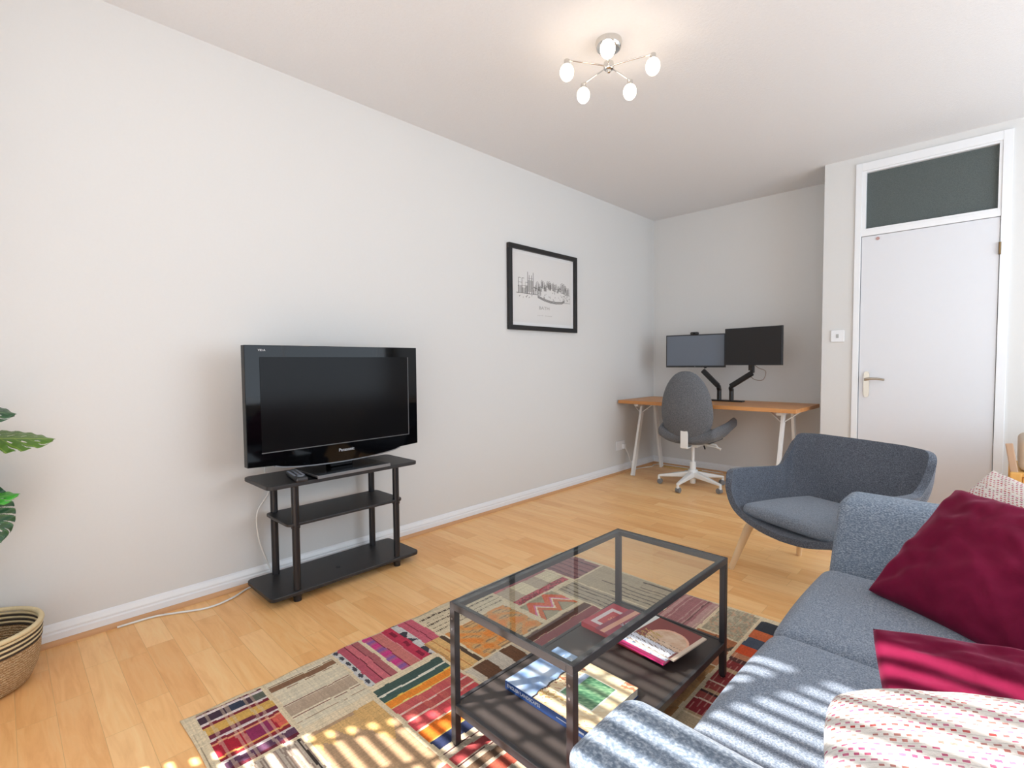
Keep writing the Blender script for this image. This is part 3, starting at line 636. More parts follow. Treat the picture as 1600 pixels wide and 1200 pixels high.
def land_fn(U, V):
    u = U / .292; v = V / .236; n1 = fbm(u * 6, v * 6, 2.2, 1); n2 = fbm(u * 14, v * 14, 2.5, 2)
    col = np.zeros((len(u), 3)); sky = np.array([104, 134, 178]) / 255.; cl = np.array([226, 232, 242]) / 255.
    t_ = np.clip(.5 + n1 * .7, 0, 1)[:, None] * (1 - .5 * v[:, None]); col[:] = sky * (1 - t_) + cl * t_
    edge = .36 - .03 * v + .008 * np.sin(v * 30); sand = np.array([222, 190, 146]) / 255.; s2 = np.array([240, 226, 196]) / 255.
    m = u > edge; tt = np.clip(.5 + n2 * .5, 0, 1)[:, None]; col[m] = (sand * (1 - tt) + s2 * tt)[m]
    col[np.abs(u - edge) < .010] = np.array([52, 44, 44]) / 255.
    k = m & (u < edge + .14) & (n2 > .25); col[k] = np.array([176, 108, 76]) / 255.; k = m & (v < .25) & (n2 > .35); col[k] = np.array([196, 160, 100]) / 255.
    g_ = (u > .50) & (u < .86) & (v > .30) & (v < .78); rim = (u > .485) & (u < .875) & (v > .285) & (v < .795); col[rim] = np.array([236, 236, 226]) / 255.
    gg = np.clip(.5 + n2 * .8 + .2 * n1, 0, 1)[:, None]; col[g_] = (np.array([62, 108, 78]) / 255. * (1 - gg) + np.array([150, 182, 140]) / 255. * gg)[g_]; col[g_ & (u < .56) & (v > .5)] = np.array([150, 164, 186]) / 255.
    k = (v > .84) & (u > .86) & (n2 > .1); col[k] = np.array([190, 120, 90]) / 255.
    return col
zt = .0075 + zs + .0004
t, cv = book('landscape_book', 'large paperback with a sky and sand cover and blue spine on the table shelf', (1.722, 1.100, zt), -.015, .292, .236, .024, land_fn, plain('blue_cover', (18, 62, 124), .35), 'books and magazines on the coffee table shelf', (150, 120))
text('spine_lettering', 'ENGLISH LANDSCAPES', .0135, M['letter'], cv, (-.138, -.1184, .0125), (PI / 2, 0, 0), 'LEFT', sx=.92, bold=0)
mb = MB(); mb.box(.045, .105, -.1186, -.118, .0115, .0135); mb.box(.118, .134, -.1186, -.118, .010, .015); mb.build('spine_mark', M['letter'], cv)
text('cover_lettering', 'LO', .032, M['letter'], cv, (-.085, .085, .0244), (0, 0, 0), ext=.0002)
def red_fn(U, V):
    u = U / .25; v = V / .18; col = np.tile(np.array([196, 46, 66]) / 255., (len(u), 1))
    r_ = (u > .08) & (u < .75) & (v > .14) & (v < .86); col[r_] = np.array([236, 214, 214]) / 255.; r2 = (u > .14) & (u < .75) & (v > .24) & (v < .76); col[r2] = np.array([206, 60, 66]) / 255.
    n_ = fbm(u * 30, v * 30, 2, 5); col[r2 & (u > .22) & (u < .4) & (v > .4) & (v < .62) & (n_ > 0)] = np.array([236, 150, 110]) / 255.; return col
G2 = 'books and magazines on the coffee table shelf'
book('red_book', 'red book with a white framed cover, lowest of the stack on the table shelf', (1.662, 1.497, zt), -.06, .25, .19, .018, red_fn, plain('red_cover', (214, 70, 76), .4), G2)
def plum_fn(U, V):
    u = U / .2; v = V / .2; col = np.tile(np.array([158, 44, 72]) / 255., (len(u), 1)); col[(u > .10) & (u < .20)] = np.array([236, 168, 140]) / 255.; col[u > .5] = np.array([196, 66, 76]) / 255.; return col
t, cv = book('plum_book', 'plum red book with a peach stripe, second from the bottom of the stack', (1.712, 1.480, zt + .0184), -.10, .20, .20, .009, plum_fn, plain('plum_cover', (196, 60, 80), .4), G2)
text('cover_lettering', 'Kar', .028, M['letter'], cv, (-.045, .0, .0094), (0, 0, PI / 2), ext=.0002)
def mag1_fn(U, V):
    u = U / .19; v = V / .22; n_ = fbm(u * 14, v * 14, 2, 8); col = np.tile(np.array([226, 228, 240]) / 255., (len(u), 1)); col[n_ > .45] = np.array([150, 164, 196]) / 255.; col[(v < .06)] = np.array([214, 60, 120]) / 255.
    col[(u > .3) & (u < .42) & (v > .12) & (v < .3) & (n_ > -.1)] = np.array([80, 92, 120]) / 255.; return col
book('white_magazine', 'white and pale blue magazine with a magenta spine, under the top one of the stack', (1.790, 1.468, zt + .0278), -.10, .19, .215, .008, mag1_fn, plain('magenta_cover', (206, 52, 116), .4), G2)
def mag2_fn(U, V):
    u = U / .20; v = V / .185; n_ = fbm(u * 9, v * 9, 2.2, 11); n2 = fbm(u * 26, v * 26, 2, 12); col = np.tile(np.array([136, 58, 54]) / 255., (len(u), 1))
    e = ((u - .62) / .34) ** 2 + ((v - .42) / .36) ** 2; a = np.clip(.5 + n_ * .5, 0, 1)[:, None]; col[e < 1] = (np.array([232, 206, 180]) / 255. * a + np.array([206, 160, 128]) / 255. * (1 - a))[e < 1]
    col[(e > .8) & (e < 1) & (v > .3)] = np.array([236, 180, 150]) / 255.; col[(u > .18) & (u < .5) & (v < .5) & (n2 > .1)] = np.array([196, 160, 90]) / 255.; col[(v < .22) & (u < .9)] = np.array([222, 222, 232]) / 255.; col[(v < .35) & (n2 > .35)] = np.array([120, 96, 88]) / 255.
    col[(u > .93)] = np.array([222, 200, 180]) / 255.; col[(u < .12)] = np.array([232, 230, 226]) / 255.; return col
book('food_magazine', 'brown and cream photo magazine, topmost of the stack on the table shelf', (1.806, 1.482, zt + .0362), -.12, .20, .185, .004, mag2_fn, plain('magazine_cover', (214, 196, 180), .4), G2)

# ------------------------------------------------------------------ desk with trestles
M['desk_wood'] = wood('oiled_desk_wood', (184, 118, 62), (216, 156, 96), .6, 'X', .4)
M['white_metal'] = plain('white_powder_coat', (232, 231, 228), .45, var=.01)
DZ = .700
t = thing('desk', 'wooden topped desk on white metal trestles in the alcove', 'desk', (.775, 4.372, 0), -.007)
MB().box(-.752, .752, -.325, .325, DZ - .030, DZ).build('desk_top', M['desk_wood'], t, bevel=.002)
def trestle(cx, legs):
    zt = DZ - .030; o = MB().box(cx - .020, cx + .020, -.25, .25, zt - .028, zt).build('trestle', M['white_metal'], t, bevel=.002)
    for (ty, fy) in legs:
        MB().bar((cx, ty, zt - .006), (cx, fy, .004), .046, .022, (1, 0, 0)).build('leg', M['white_metal'], o, bevel=.002)
    MB().bar((cx - .05, -.06, zt - .08), (cx - .05, .06, zt - .08), .012, .012).build('rail', M['white_metal'], o)
    for s_ in (-1, 1): MB().bar((cx + s_ * .11, -.12, zt - .004), (cx + s_ * .01, -.15, zt - .085), .028, .005).build('brace', M['white_metal'], o)
trestle(-.605, [(-.13, -.31), (.10, .235)]); trestle(.615, [(-.13, -.31), (.10, .235)])

# monitors on a double arm
M['arm_black'] = plain('black_arm', (24, 23, 24), .4, var=.03)
dl = thing('monitor_mount', 'black double monitor mount clamped to the back of the desk', 'monitor mount', (.83, 4.50, DZ))
MB().box(-.145, .165, -.035, .035, .0, .012).build('base_bar', M['arm_black'], dl, bevel=.003)
def arm(pts, w):
    o = MB().tube([pts[0], (pts[0][0], pts[0][1], pts[0][2] + .10)], .019, 16).build('post', M['arm_black'], dl, smooth=40)
    for a_, b_ in zip(pts[1:], pts[2:]): MB().bar(a_, b_, .030, .044, (0, 0, 1)).build('arm', M['arm_black'], o, bevel=.008)
    return o
a1 = arm([(-.045, 0, .01), (-.045, 0, .10), (-.045, -.02, .135), (-.185, -.03, .275)], .03)
a2 = arm([(.062, 0, .01), (.062, 0, .10), (.062, -.02, .135), (.255, -.06, .255), (.255, -.06, .33)], .03)
def panel(name, label, loc, rz, w, h, screenmat):
    t = thing(name, label, 'monitor', loc, rz)
    MB().box(0, w, 0, .022, 0, h).build('housing', M['dark_plastic'], t, bevel=.003)
    MB().box(.010, w - .010, -.0012, .001, .016, h - .010).build('screen', screenmat, t)
    MB().box(w / 2 - .05, w / 2 + .05, .022, .045, h / 2 - .05, h / 2 + .05).build('mount_plate', M['arm_black'], t, bevel=.003)
    return t
lm = panel('monitor', 'left desk monitor with its reflection painted as a grey-blue screen and a webcam on top', (.323, 4.40, 1.002), .105, .533, .299, plain('painted_reflection_screen', (104, 112, 124), .3, var=.05, vscale=4))  # grey-blue base colour stands in for the reflection on the screen
rm_ = panel('monitor', 'right desk monitor with a plain black screen angled to the left', (.872, 4.392, 1.022), -.244, .502, .312, plain('black_screen', (28, 25, 25), .45, var=.03))
MB().bar((.02 + .30, .030, .10), (.36, .060, .0), .02, .05).build('mount_link', M['arm_black'], lm)
MB().bar((.22, .030, .10), (.205, .055, -.04), .03, .04).build('mount_link', M['arm_black'], rm_)
text('maker_mark', '=', .012, M['letter'], lm, (.27, -.0016, .008), (PI / 2, 0, 0))
t = thing('webcam', 'small black webcam clipped on top of the left desk monitor', 'webcam', (.590, 4.425, 1.301), .105)
soft('body', M['dark_plastic'], t, (0, -.008, .008), (.075, .03, .028), .012, k=3, m=4)
MB().tube([(0, -.022, .008), (0, -.026, .008)], .008, 16).build('lens', M['piano'], t)
MB().box(-.02, .02, -.002, .030, -.006, -.0005).build('clip', M['dark_plastic'], t)
tag(MB().tube(bez_path([(1.08, 4.43, 1.05), (1.13, 4.44, 1.00), (1.19, 4.44, .97), (1.17, 4.44, .90), (1.10, 4.45, .90), (1.05, 4.47, .94)]), .003, 8).build('monitor_cable', plain('grey_cable', (150, 132, 120), .6), smooth=60), 'thin loose cable looping below the right desk monitor', 'cable')
tag(MB().tube(bez_path([(.036, 4.155, .24), (.05, 4.18, .18), (.055, 4.22, .10), (.055, 4.28, .02), (.06, 4.42, .006), (.10, 4.55, .006), (.075, 4.64, .006), (.12, 4.70, .006), (.35, 4.705, .006), (.75, 4.70, .006)]), .004, 8).build('desk_cable', M['cable_white'], smooth=60), 'white cable running from the wall socket along the floor behind the desk', 'cable')
tag(MB().tube(bez_path([(.08, 4.715, .01), (.16, 4.66, .006), (.26, 4.63, .006), (.40, 4.66, .006), (.55, 4.69, .006)]), .005, 8).build('extension_cable', M['cable_yellow'], smooth=60), 'yellow cable lying in the corner under the desk', 'cable')

# ------------------------------------------------------------------ office chair
M['chair_grey'] = fabric('chair_grey_fabric', (84, 86, 90), (104, 106, 110), (128, 129, 132), 300)
t = thing('office_chair', 'grey upholstered swivel chair on a white five-star base at the desk', 'office chair', (.745, 4.06, 0), math.radians(5))
TR = -math.radians(8)
def egg(p):      # p in [-1,1]^3 sphere-ish coordinates
    return p
vs = []; fs = []; nu, nv = 40, 28
for i in range(nv + 1):
    ph = PI * i / nv
    for j in range(nu):
        th = 2 * PI * j / nu; sx_, sz_ = [math.copysign(abs(q) ** .86, q) for q in (math.cos(th), math.sin(th))]; rr_ = math.sin(ph)
        zz = sz_ * rr_; wv = .208 * (1 - .16 * zz - .08 * zz * zz) ; x = sx_ * rr_ * wv * (1 + .06 * (1 - abs(sx_)))
        z = .695 + zz * .285; y = -.055 * math.cos(ph) * (1 if math.cos(ph) > 0 else .6) + .10 * (x / .2) ** 2 * .35 + .05 * ((z - .60) / .3) ** 2 * .5
        vs.append((x, y - .17 - .10 * (z - .4), z))
for i in range(nv):
    for j in range(nu): j2 = (j + 1) % nu; fs.append((i * nu + j, i * nu + j2, (i + 1) * nu + j2, (i + 1) * nu + j))
MB().add(vs, fs).build('backrest', M['chair_grey'], t, smooth=180)
def seatwarp(p):
    a = min(1, abs(p.x) / .25); return (p.x * (1 - .15 * max(0, -p.y / .22)), p.y, p.z + .085 * a ** 3.2 * (1 + .5 * (p.y / .23)) - .01 * (p.y / .23))
soft('seat', M['chair_grey'], t, (0, .05, .420), (.56, .48, .095), .04, (0, 0, .008), seatwarp)
soft('seat_underside', plain('seat_shell', (70, 71, 74), .7), t, (0, .05, .403), (.36, .34, .03), .012)
mb = MB(); mb.box(-.030, .030, -.215, -.200, .355, .54); mb.box(-.026, .026, -.205, .02, .350, .362); mb.build('back_bracket', M['white_metal'], t, bevel=.004)
MB().box(-.07, .07, -.10, .12, .350, .374).build('mechanism', M['white_metal'], t, bevel=.005)
MB().tube([(.05, .02, .362), (.19, .0, .352), (.225, 0, .340)], [.006, .006, .011], 10).build('lever', M['white_metal'], t, smooth=50)
MB().tube([(.05, .08, .362), (.16, .09, .355), (.17, .09, .335)], [.006, .008, .012], 10).build('lever', M['white_metal'], t, smooth=50)
MB().tube([(.10, -.03, .36), (.115, -.05, .338)], .006, 8).build('tension_lever', M['dark_plastic'], t)
MB().lathe([(.013, .35), (.013, .215), (.024, .213), (.026, .12), (.026, .06), (.022, .030)], 24).build('gas_lift', M['white_metal'], t, smooth=35)
hub = MB().lathe([(.036, .145), (.042, .132), (.042, .085), (.030, .075)], 24).build('base_hub', M['white_metal'], t, smooth=35)
M['caster'] = plain('caster_grey', (120, 120, 122), .4)
foot_px = [(.49, 3.925), (.722, 3.764), (.997, 3.963), (.934, 4.297), (.531, 4.36)]
for k, (fx, fy) in enumerate(foot_px):
    a = math.radians(-162 - 5 + 72 * k); L = .285
    d = Vector((math.cos(a), math.sin(a), 0)); s_ = Vector((-d.y, d.x, 0))
    lg = MB().add([p for p in (d * .02 + s_ * .026 + Vector((0, 0, .085)), d * .02 - s_ * .026 + Vector((0, 0, .085)), d * .02 - s_ * .024 + Vector((0, 0, .135)), d * .02 + s_ * .024 + Vector((0, 0, .135)),
        d * L + s_ * .013 + Vector((0, 0, .062)), d * L - s_ * .013 + Vector((0, 0, .062)), d * L - s_ * .012 + Vector((0, 0, .078)), d * L + s_ * .012 + Vector((0, 0, .078)))],
        [(0, 1, 2, 3), (7, 6, 5, 4), (0, 4, 5, 1), (1, 5, 6, 2), (2, 6, 7, 3), (3, 7, 4, 0)]).build('leg', M['white_metal'], t, bevel=.006)
    e = d * (L - .006)
    cs = MB().tube([e + Vector((0, 0, .07)), e + Vector((0, 0, .040))], .010, 12); cs.build('stem', M['white_metal'], lg, smooth=50)
    o = e - d * .010
    mb = MB(); mb.tube([o + s_ * .018 + Vector((0, 0, .022)), o - s_ * .018 + Vector((0, 0, .022))], .022, 20); mb.build('caster', M['caster'], lg, bevel=.003, smooth=40)
    hd = MB().tube([e + Vector((0, 0, .046)), e - d * .01 + Vector((0, 0, .030))], [.013, .011], 12); hd.build('caster_hood', M['white_metal'], lg, smooth=50)

# ------------------------------------------------------------------ armchair
M['arm_grey'] = fabric('slate_wool', (72, 76, 84), (93, 98, 108), (120, 125, 135), 260, (1, 1, 1))
M['pad_grey'] = fabric('pad_wool', (104, 112, 124), (126, 134, 146), (152, 159, 169), 260, (1, 1, 1))
M['birch'] = wood('pale_birch', (222, 186, 142), (238, 208, 168), .6, 'Z', .45)
t = thing('armchair', 'slate grey tub armchair on pale wooden legs behind the sofa end', 'armchair', (1.990, 2.690, 0), -.42)
def cat(P, s):
    n = len(P) - 1; s = max(0, min(n - 1e-6, s)); i = int(s); f = s - i
    p0 = P[max(i - 1, 0)]; p1 = P[i]; p2 = P[i + 1]; p3 = P[min(i + 2, n)]
    return .5 * ((2 * p1) + (p2 - p0) * f + (2 * p0 - 5 * p1 + 4 * p2 - p3) * f * f + (3 * p1 - p0 - 3 * p2 + p3) * f ** 3)
AC = [   # rim point, wall mid, base, inner seat  (right half, from the arm front to the back centre)
 [(.315, -.255, .462), (.312, -.262, .400), (.262, -.262, .318), (.130, -.268, .268), (.0, -.272, .256)],
 [(.335, -.215, .500), (.322, -.215, .405), (.268, -.215, .306), (.130, -.220, .270), (.0, -.222, .262)],
 [(.338, -.080, .500), (.322, -.080, .405), (.266, -.090, .302), (.130, -.100, .272), (.0, -.105, .266)],
 [(.336, .060, .494), (.316, .045, .410), (.258, .030, .304), (.125, .020, .275), (.0, .012, .270)],
 [(.332, .125, .502), (.306, .105, .430), (.240, .095, .312), (.115, .080, .280), (.0, .075, .275)],
 [(.332, .190, .575), (.318, .165, .450), (.215, .130, .320), (.100, .115, .284), (.0, .110, .278)],
 [(.318, .235, .654), (.298, .200, .470), (.185, .155, .328), (.085, .145, .288), (.0, .140, .281)],
 [(.230, .262, .668), (.205, .218, .480), (.120, .180, .334), (.060, .165, .292), (.0, .160, .284)],
 [(.110, .274, .668), (.090, .218, .482), (.055, .190, .336), (.028, .176, .294), (.0, .170, .286)],
 [(.000, .278, .668), (.000, .222, .482), (.000, .193, .336), (.000, .180, .295), (.0, .174, .287)]]
rows = [[Vector(p) for p in r] for r in AC]
full = rows + [[Vector((-p.x, p.y, p.z)) for p in r] for r in rows[-2::-1]]
NU, NV = 108, 22; G = []
for i in range(NU + 1):
    s_ = i / NU * (len(full) - 1); pr = [cat([full[k][q] for k in range(len(full))], s_) for q in range(5)]
    G.append([cat(pr, j / NV * 4) for j in range(NV + 1)])
vs = [p for r in G for p in r]; fs = [(i * (NV + 1) + j, i * (NV + 1) + j + 1, (i + 1) * (NV + 1) + j + 1, (i + 1) * (NV + 1) + j) for i in range(NU) for j in range(NV)]
me = bpy.data.meshes.new('shell'); me.from_pydata(vs, [], fs); bm = bmesh.new(); bm.from_mesh(me); bmesh.ops.remove_doubles(bm, verts=bm.verts, dist=.0015); bmesh.ops.recalc_face_normals(bm, faces=bm.faces); bm.to_mesh(me); bm.free()
me.polygons.foreach_set('use_smooth', [True] * len(me.polygons))
sh = link('shell', me, M['arm_grey'], t)
md = sh.modifiers.new('thick', 'SOLIDIFY'); md.thickness = .030; md.offset = 0; md.use_even_offset = False
md = sh.modifiers.new('soft', 'BEVEL'); md.width = .012; md.segments = 3; md.limit_method = 'ANGLE'; md.angle_limit = math.radians(50)
def padwarp(p): 
    f = (p.y + .24) / .44; return (p.x * (1 - .30 * max(0, f) ** 2), p.y, p.z + .018 * f)
soft('seat_pad', M['pad_grey'], t, (0, -.045, .318), (.50, .40, .062), .028, (0, 0, .012), padwarp)
for sx in (-1, 1):
    MB().tube([(sx * .225, -.150, .300), (sx * .250, -.195, .21), (sx * .292, -.262, 0)], [.021, .020, .013], 16).build('leg', M['birch'], t, smooth=50)
    MB().tube([(sx * .190, .105, .300), (sx * .225, .15, .18), (sx * .285, .215, 0)], [.021, .019, .013], 16).build('leg', M['birch'], t, smooth=50)
    MB().bar((sx * .215, -.150, .262), (sx * .150, .125, .262), .020, .034).build('side_rail', M['birch'], t, bevel=.004)
MB().bar((-.22, -.145, .250), (.22, -.145, .250), .020, .030).build('front_rail', M['birch'], t, bevel=.004)

# ------------------------------------------------------------------ sofa
M['sofa'] = fabric('sofa_weave', (92, 104, 120), (120, 132, 147), (164, 173, 184), 170, (1, 1, 2.6), .5, .1)
M['sofa_seat'] = fabric('sofa_seat_weave', (100, 110, 125), (130, 140, 154), (166, 173, 184), 300, (1, 1, 1), .5, .1)
M['dark_leg'] = plain('dark_sofa_leg', (60, 48, 40), .5)
t = thing('sofa', 'grey-blue fabric two-seat sofa with low sloping arms on the right', 'sofa', (2.52, 1.385, 0))
X0 = 2.165 - 2.52
soft('base', M['sofa'], t, (.01, 0, .150), (.70, 1.56, .17), .025)
def armwarp(sg):
    def w(p): z = p.z + .25; return (p.x, p.y + sg * .13 * max(0, (p.z + .10)) / .35 * 1.9 * .75, p.z - .012 * (p.x / .35))
    return w
for sg in (-1, 1):
    soft('armrest', M['sofa'], t, (.012, sg * .635, .312), (.735, .185, .475), .038, (.006, .012, .010), armwarp(sg))
soft('back', M['sofa'], t, (.33, 0, .335), (.17, 1.74, .47), .05, (.01, 0, .01), lambda p: (p.x + .25 * max(0, p.z), p.y, p.z))
def seatw(p): return (p.x, p.y, p.z - .045 * (p.x + .3) * .6)
for sg in (-1, 1):
    c_ = soft('seat_cushion', M['sofa_seat'], t, (-.062, sg * .272, .293), (.60, .555, .15), .045, (.014, .004, .014), seatw, k=5, m=12)
for sx in (-.28, .30):
    for sy in (-.68, .68): MB().lathe([(.016, .0085 if sx < 0 else 0), (.022, .07)], 16, (sx, sy, 0)).build('leg', M['dark_leg'], t, smooth=50)

# ------------------------------------------------------------------ cushions
def cushion(name, label, center, e1, e2, size, thick, mat, fn=None, group=None, wr=.004, seed=0, n=90, pinch=.07, rnd=0):
    e1 = Vector(e1).normalized(); e2 = Vector(e2); e2 = (e2 - e1 * e2.dot(e1)).normalized(); nz = e1.cross(e2); Rm = Matrix((e1, e2, nz)).transposed()
    sx, sy = size if isinstance(size, tuple) else (size, size)
    u, v = np.meshgrid(np.linspace(-1, 1, n + 1), np.linspace(-1, 1, n + 1), indexing='ij'); u = u.ravel(); v = v.ravel()
    X = u * sx / 2 * (1 - pinch * (1 - v ** 2) * np.abs(u) ** 3); Y = v * sy / 2 * (1 - pinch * (1 - u ** 2) * np.abs(v) ** 3)
    rc = 1 - rnd * (np.abs(u) * np.abs(v)) ** 3; X = X * rc; Y = Y * rc
    edge = np.clip((1 - u ** 2), 0, 1) ** .5 * np.clip((1 - v ** 2), 0, 1) ** .5; T = thick / 2 * edge ** .75
    inner = np.clip(edge * 2, 0, 1)
    wn = wr * (fbm(u * 1.5, v * 1.5, 1.7, seed) * 2.0 + .8 * fbm(u * 3, v * 3, 2.0, seed + 5)) * inner
    fold = wr * 1.6 * np.exp(-((1 - np.abs(u)) + (1 - np.abs(v))) * 2.2) * np.sin((np.abs(u) - np.abs(v)) * 14) * inner
    top = np.stack([X, Y, T + wn + fold], 1); bot = np.stack([X, Y, -T + wn * .6 - fold], 1)
    N = (n + 1) ** 2; P = np.concatenate([top, bot]); i, j = np.meshgrid(np.arange(n), np.arange(n), indexing='ij'); a = (i * (n + 1) + j).ravel()
    F = np.concatenate([np.stack([a, a + n + 1, a + n + 2, a + 1], 1), np.stack([a, a + 1, a + n + 2, a + n + 1], 1) + N])
    me = bpy.data.meshes.new(name); me.vertices.add(len(P)); me.vertices.foreach_set('co', P.ravel()); me.loops.add(F.size); me.loops.foreach_set('vertex_index', F.ravel()); me.polygons.add(len(F)); me.polygons.foreach_set('loop_start', np.arange(0, F.size, 4)); me.update(calc_edges=True)
    if fn:
        cu = ((i + .5) / n).ravel() * sx; cv = ((j + .5) / n).ravel() * sy; rgb = linA(fn(cu, cv)); col = np.concatenate([rgb, np.ones((len(rgb), 1))], 1); col = np.concatenate([col, col])
        at = me.color_attributes.new('Col', 'FLOAT_COLOR', 'CORNER'); at.data.foreach_set('color', np.repeat(col, 4, axis=0).ravel())
    bm = bmesh.new(); bm.from_mesh(me); bmesh.ops.remove_doubles(bm, verts=bm.verts, dist=.00005); bm.to_mesh(me); bm.free()
    me.polygons.foreach_set('use_smooth', [True] * len(me.polygons))
    o = link(name, me, mat); o.matrix_world = Matrix.Translation(Vector(center)) @ Rm.to_4x4()
    return tag(o, label, 'cushion', group)
def velvet():
    m = NT('burgundy_velvet'); f = m.noise(m.coords(), 9, 4, .6, .6); f2 = m.noise(m.coords((1, 1, .3)), 900, 2)
    c = m.ramp(f, [(.3, (98, 12, 42)), (.7, (122, 24, 58))]); m.l(m.mix(c, (.85, .85, .85, 1), f2, 'MULTIPLY'), m.b.inputs['Base Color']); m.set(Roughness=.8)
    m.b.inputs['Sheen Weight'].default_value = .35; m.b.inputs['Sheen Roughness'].default_value = .35; m.b.inputs['Sheen Tint'].default_value = (.95, .35, .5, 1); m.b.inputs['Specular IOR Level'].default_value = .1
    m.bump(f2, .2, .001); return m.m
M['velvet'] = velvet()
M['woven'] = painted_mat('woven_cushion', .9, .7, 300, .1, spec=.1)
def dashes(scale=1.0, seed=1):
    def fn(U, V):
        rp = .0105 * scale; row = np.floor(V / rp).astype(int); rng = np.random.default_rng(seed)
        strong = rng.random(600); hue = rng.random(600); ph = (row % 2) * .5 + .06 * rng.random(600)[row % 600]
        L = .018 * scale; f = (U / L + ph) % 1; g_ = (V / rp) % 1; cell = np.floor(U / L + ph).astype(int)
        jit = ((np.sin(cell * 12.98 + row * 78.2) * 43758.5) % 1)
        on = (f < .52) & (g_ > .28) & (g_ < .72) & (jit > .12)
        col = np.tile(np.array([.88, .85, .82]), (len(U), 1)); pal = np.array([[.66, .16, .16], [.60, .30, .27], [.70, .26, .40], [.55, .36, .33], [.72, .42, .38]])
        pc = pal[(hue[row % 600] * 5).astype(int)]; a = (.75 + .25 * strong[row % 600])[:, None] * (.7 + .3 * jit[:, None])
        sh_ = 1 - .10 * (np.abs(g_ - .5) > .42); col = col * sh_[:, None]
        k = on[:, None]; return np.where(k, col * (1 - a) + pc * a, col)
    return fn
cushion('velvet_cushion', 'dark burgundy velvet cushion propped up against the far arm of the sofa', (2.57, 1.80, .505), (.17, .25, .27), (.31, -.16, -.01), (.42, .40), .165, M['velvet'], seed=3, wr=.009, pinch=.05, n=120)
cushion('velvet_cushion', 'brighter sunlit burgundy velvet cushion lying between the white woven one and the dark one', (2.672, 1.02, .490), (.22, .075, .0), (.03, .22, .13), (.46, .34), .11, M['velvet'], seed=9, wr=.007, pinch=.03, rnd=.04)
cushion('woven_cushion', 'white cushion with pink and red dashes nearest the camera on the sofa arm', (2.648, .720, .568), (.21, .06, .03), (-.05, .21, .075), (.44, .34), .13, M['woven'], dashes(.62, 1), seed=4, wr=.004, n=330, pinch=.0, rnd=.12)
cushion('woven_cushion', 'pink and white woven cushion peeping out behind the dark burgundy one', (2.600, 1.885, .560), (.74, -.64, -.20), (-.45, -.50, -.74), (.36, .36), .09, M['woven'], dashes(.62, 5), seed=6, wr=.003, n=220, pinch=.03)

# ------------------------------------------------------------------ basket and plant at the left
def basket_mat():
    m = NT('seagrass'); v = m.coords((1, 1, 1)); w = m.n('ShaderNodeTexWave', wave_type='BANDS', bands_direction='Z', ins={'Scale': 34, 'Distortion': 5, 'Detail': 3, 'Detail Scale': 5}); m.l(v, w.inputs['Vector'])
    f = m.noise(v, 120, 3); c = m.ramp(w.outputs['Fac'], [(.1, (196, 152, 104)), (.55, (226, 188, 140)), (1, (242, 214, 172))]); m.l(m.mix(c, (.75, .75, .75, 1), f, 'MULTIPLY'), m.b.inputs['Base Color']); m.set(Roughness=.85); m.bump(w.outputs['Fac'], .9, .006); return m.m
M['seagrass'] = basket_mat(); M['straw'] = plain('straw_coil', (222, 202, 160), .8, var=.15, vscale=60, bump=.4); M['straw_dark'] = plain('dark_coil', (62, 50, 40), .85, var=.2, vscale=60, bump=.4)
BX, BY = .195, -.095; BS = .78
t = thing('basket', 'round woven seagrass basket with dark bands at the left edge', 'basket', (BX, BY, 0)); t.scale = (1, 1, .92)
prof = [(.001, .004), (.130, .004), (.142, .012), (.160, .06), (.168, .11), (.170, .150), (.166, .150), (.162, .11), (.154, .06), (.136, .016), (.001, .014)]
MB().lathe(prof, 48, cap=False).build('body', M['seagrass'], t, smooth=60)
def ring(r, z, tr, mat, nm, n=64, ph=0):
    path = [(r * math.cos(2 * PI * k / n), r * math.sin(2 * PI * k / n), z) for k in range(n + 1)]; return MB().tube(path, tr, 8).build(nm, mat, t, smooth=60)
for k in range(6):
    ring(.1685 + (.0005 * k), .155 + k * .0085, .0048, M['straw_dark'] if k % 2 == 0 else M['straw'], 'dark_coil' if k % 2 == 0 else 'straw_coil')
ring(.171, .213, .0085, M['straw'], 'rim')
soilm = plain('dried_moss', (150, 118, 70), .95, var=.4, vscale=60, bump=1)
pt = thing('monstera_plant', 'green monstera plant with split glossy leaves at the left edge', 'plant', (BX, BY, .016))
MB().lathe([(.001, .095), (.05, .10), (.118, .090), (.120, .06), (.095, .002), (.001, .002)], 32, cap=False).build('moss', soilm, pt, smooth=50)
def leaf_mat(name, a, b):
    m = NT(name); at = m.n('ShaderNodeAttribute', attribute_name='Col'); f = m.noise(m.coords(), 40, 3); m.l(m.mix(at.outputs['Color'], (.8, .8, .8, 1), f, 'MULTIPLY'), m.b.inputs['Base Color']); m.set(Roughness=.38)
    m.b.inputs['Subsurface Weight'].default_value = .0; m.b.inputs['Transmission Weight'].default_value = 0; return m.m
M['leaf'] = leaf_mat('monstera_leaf', 0, 0)
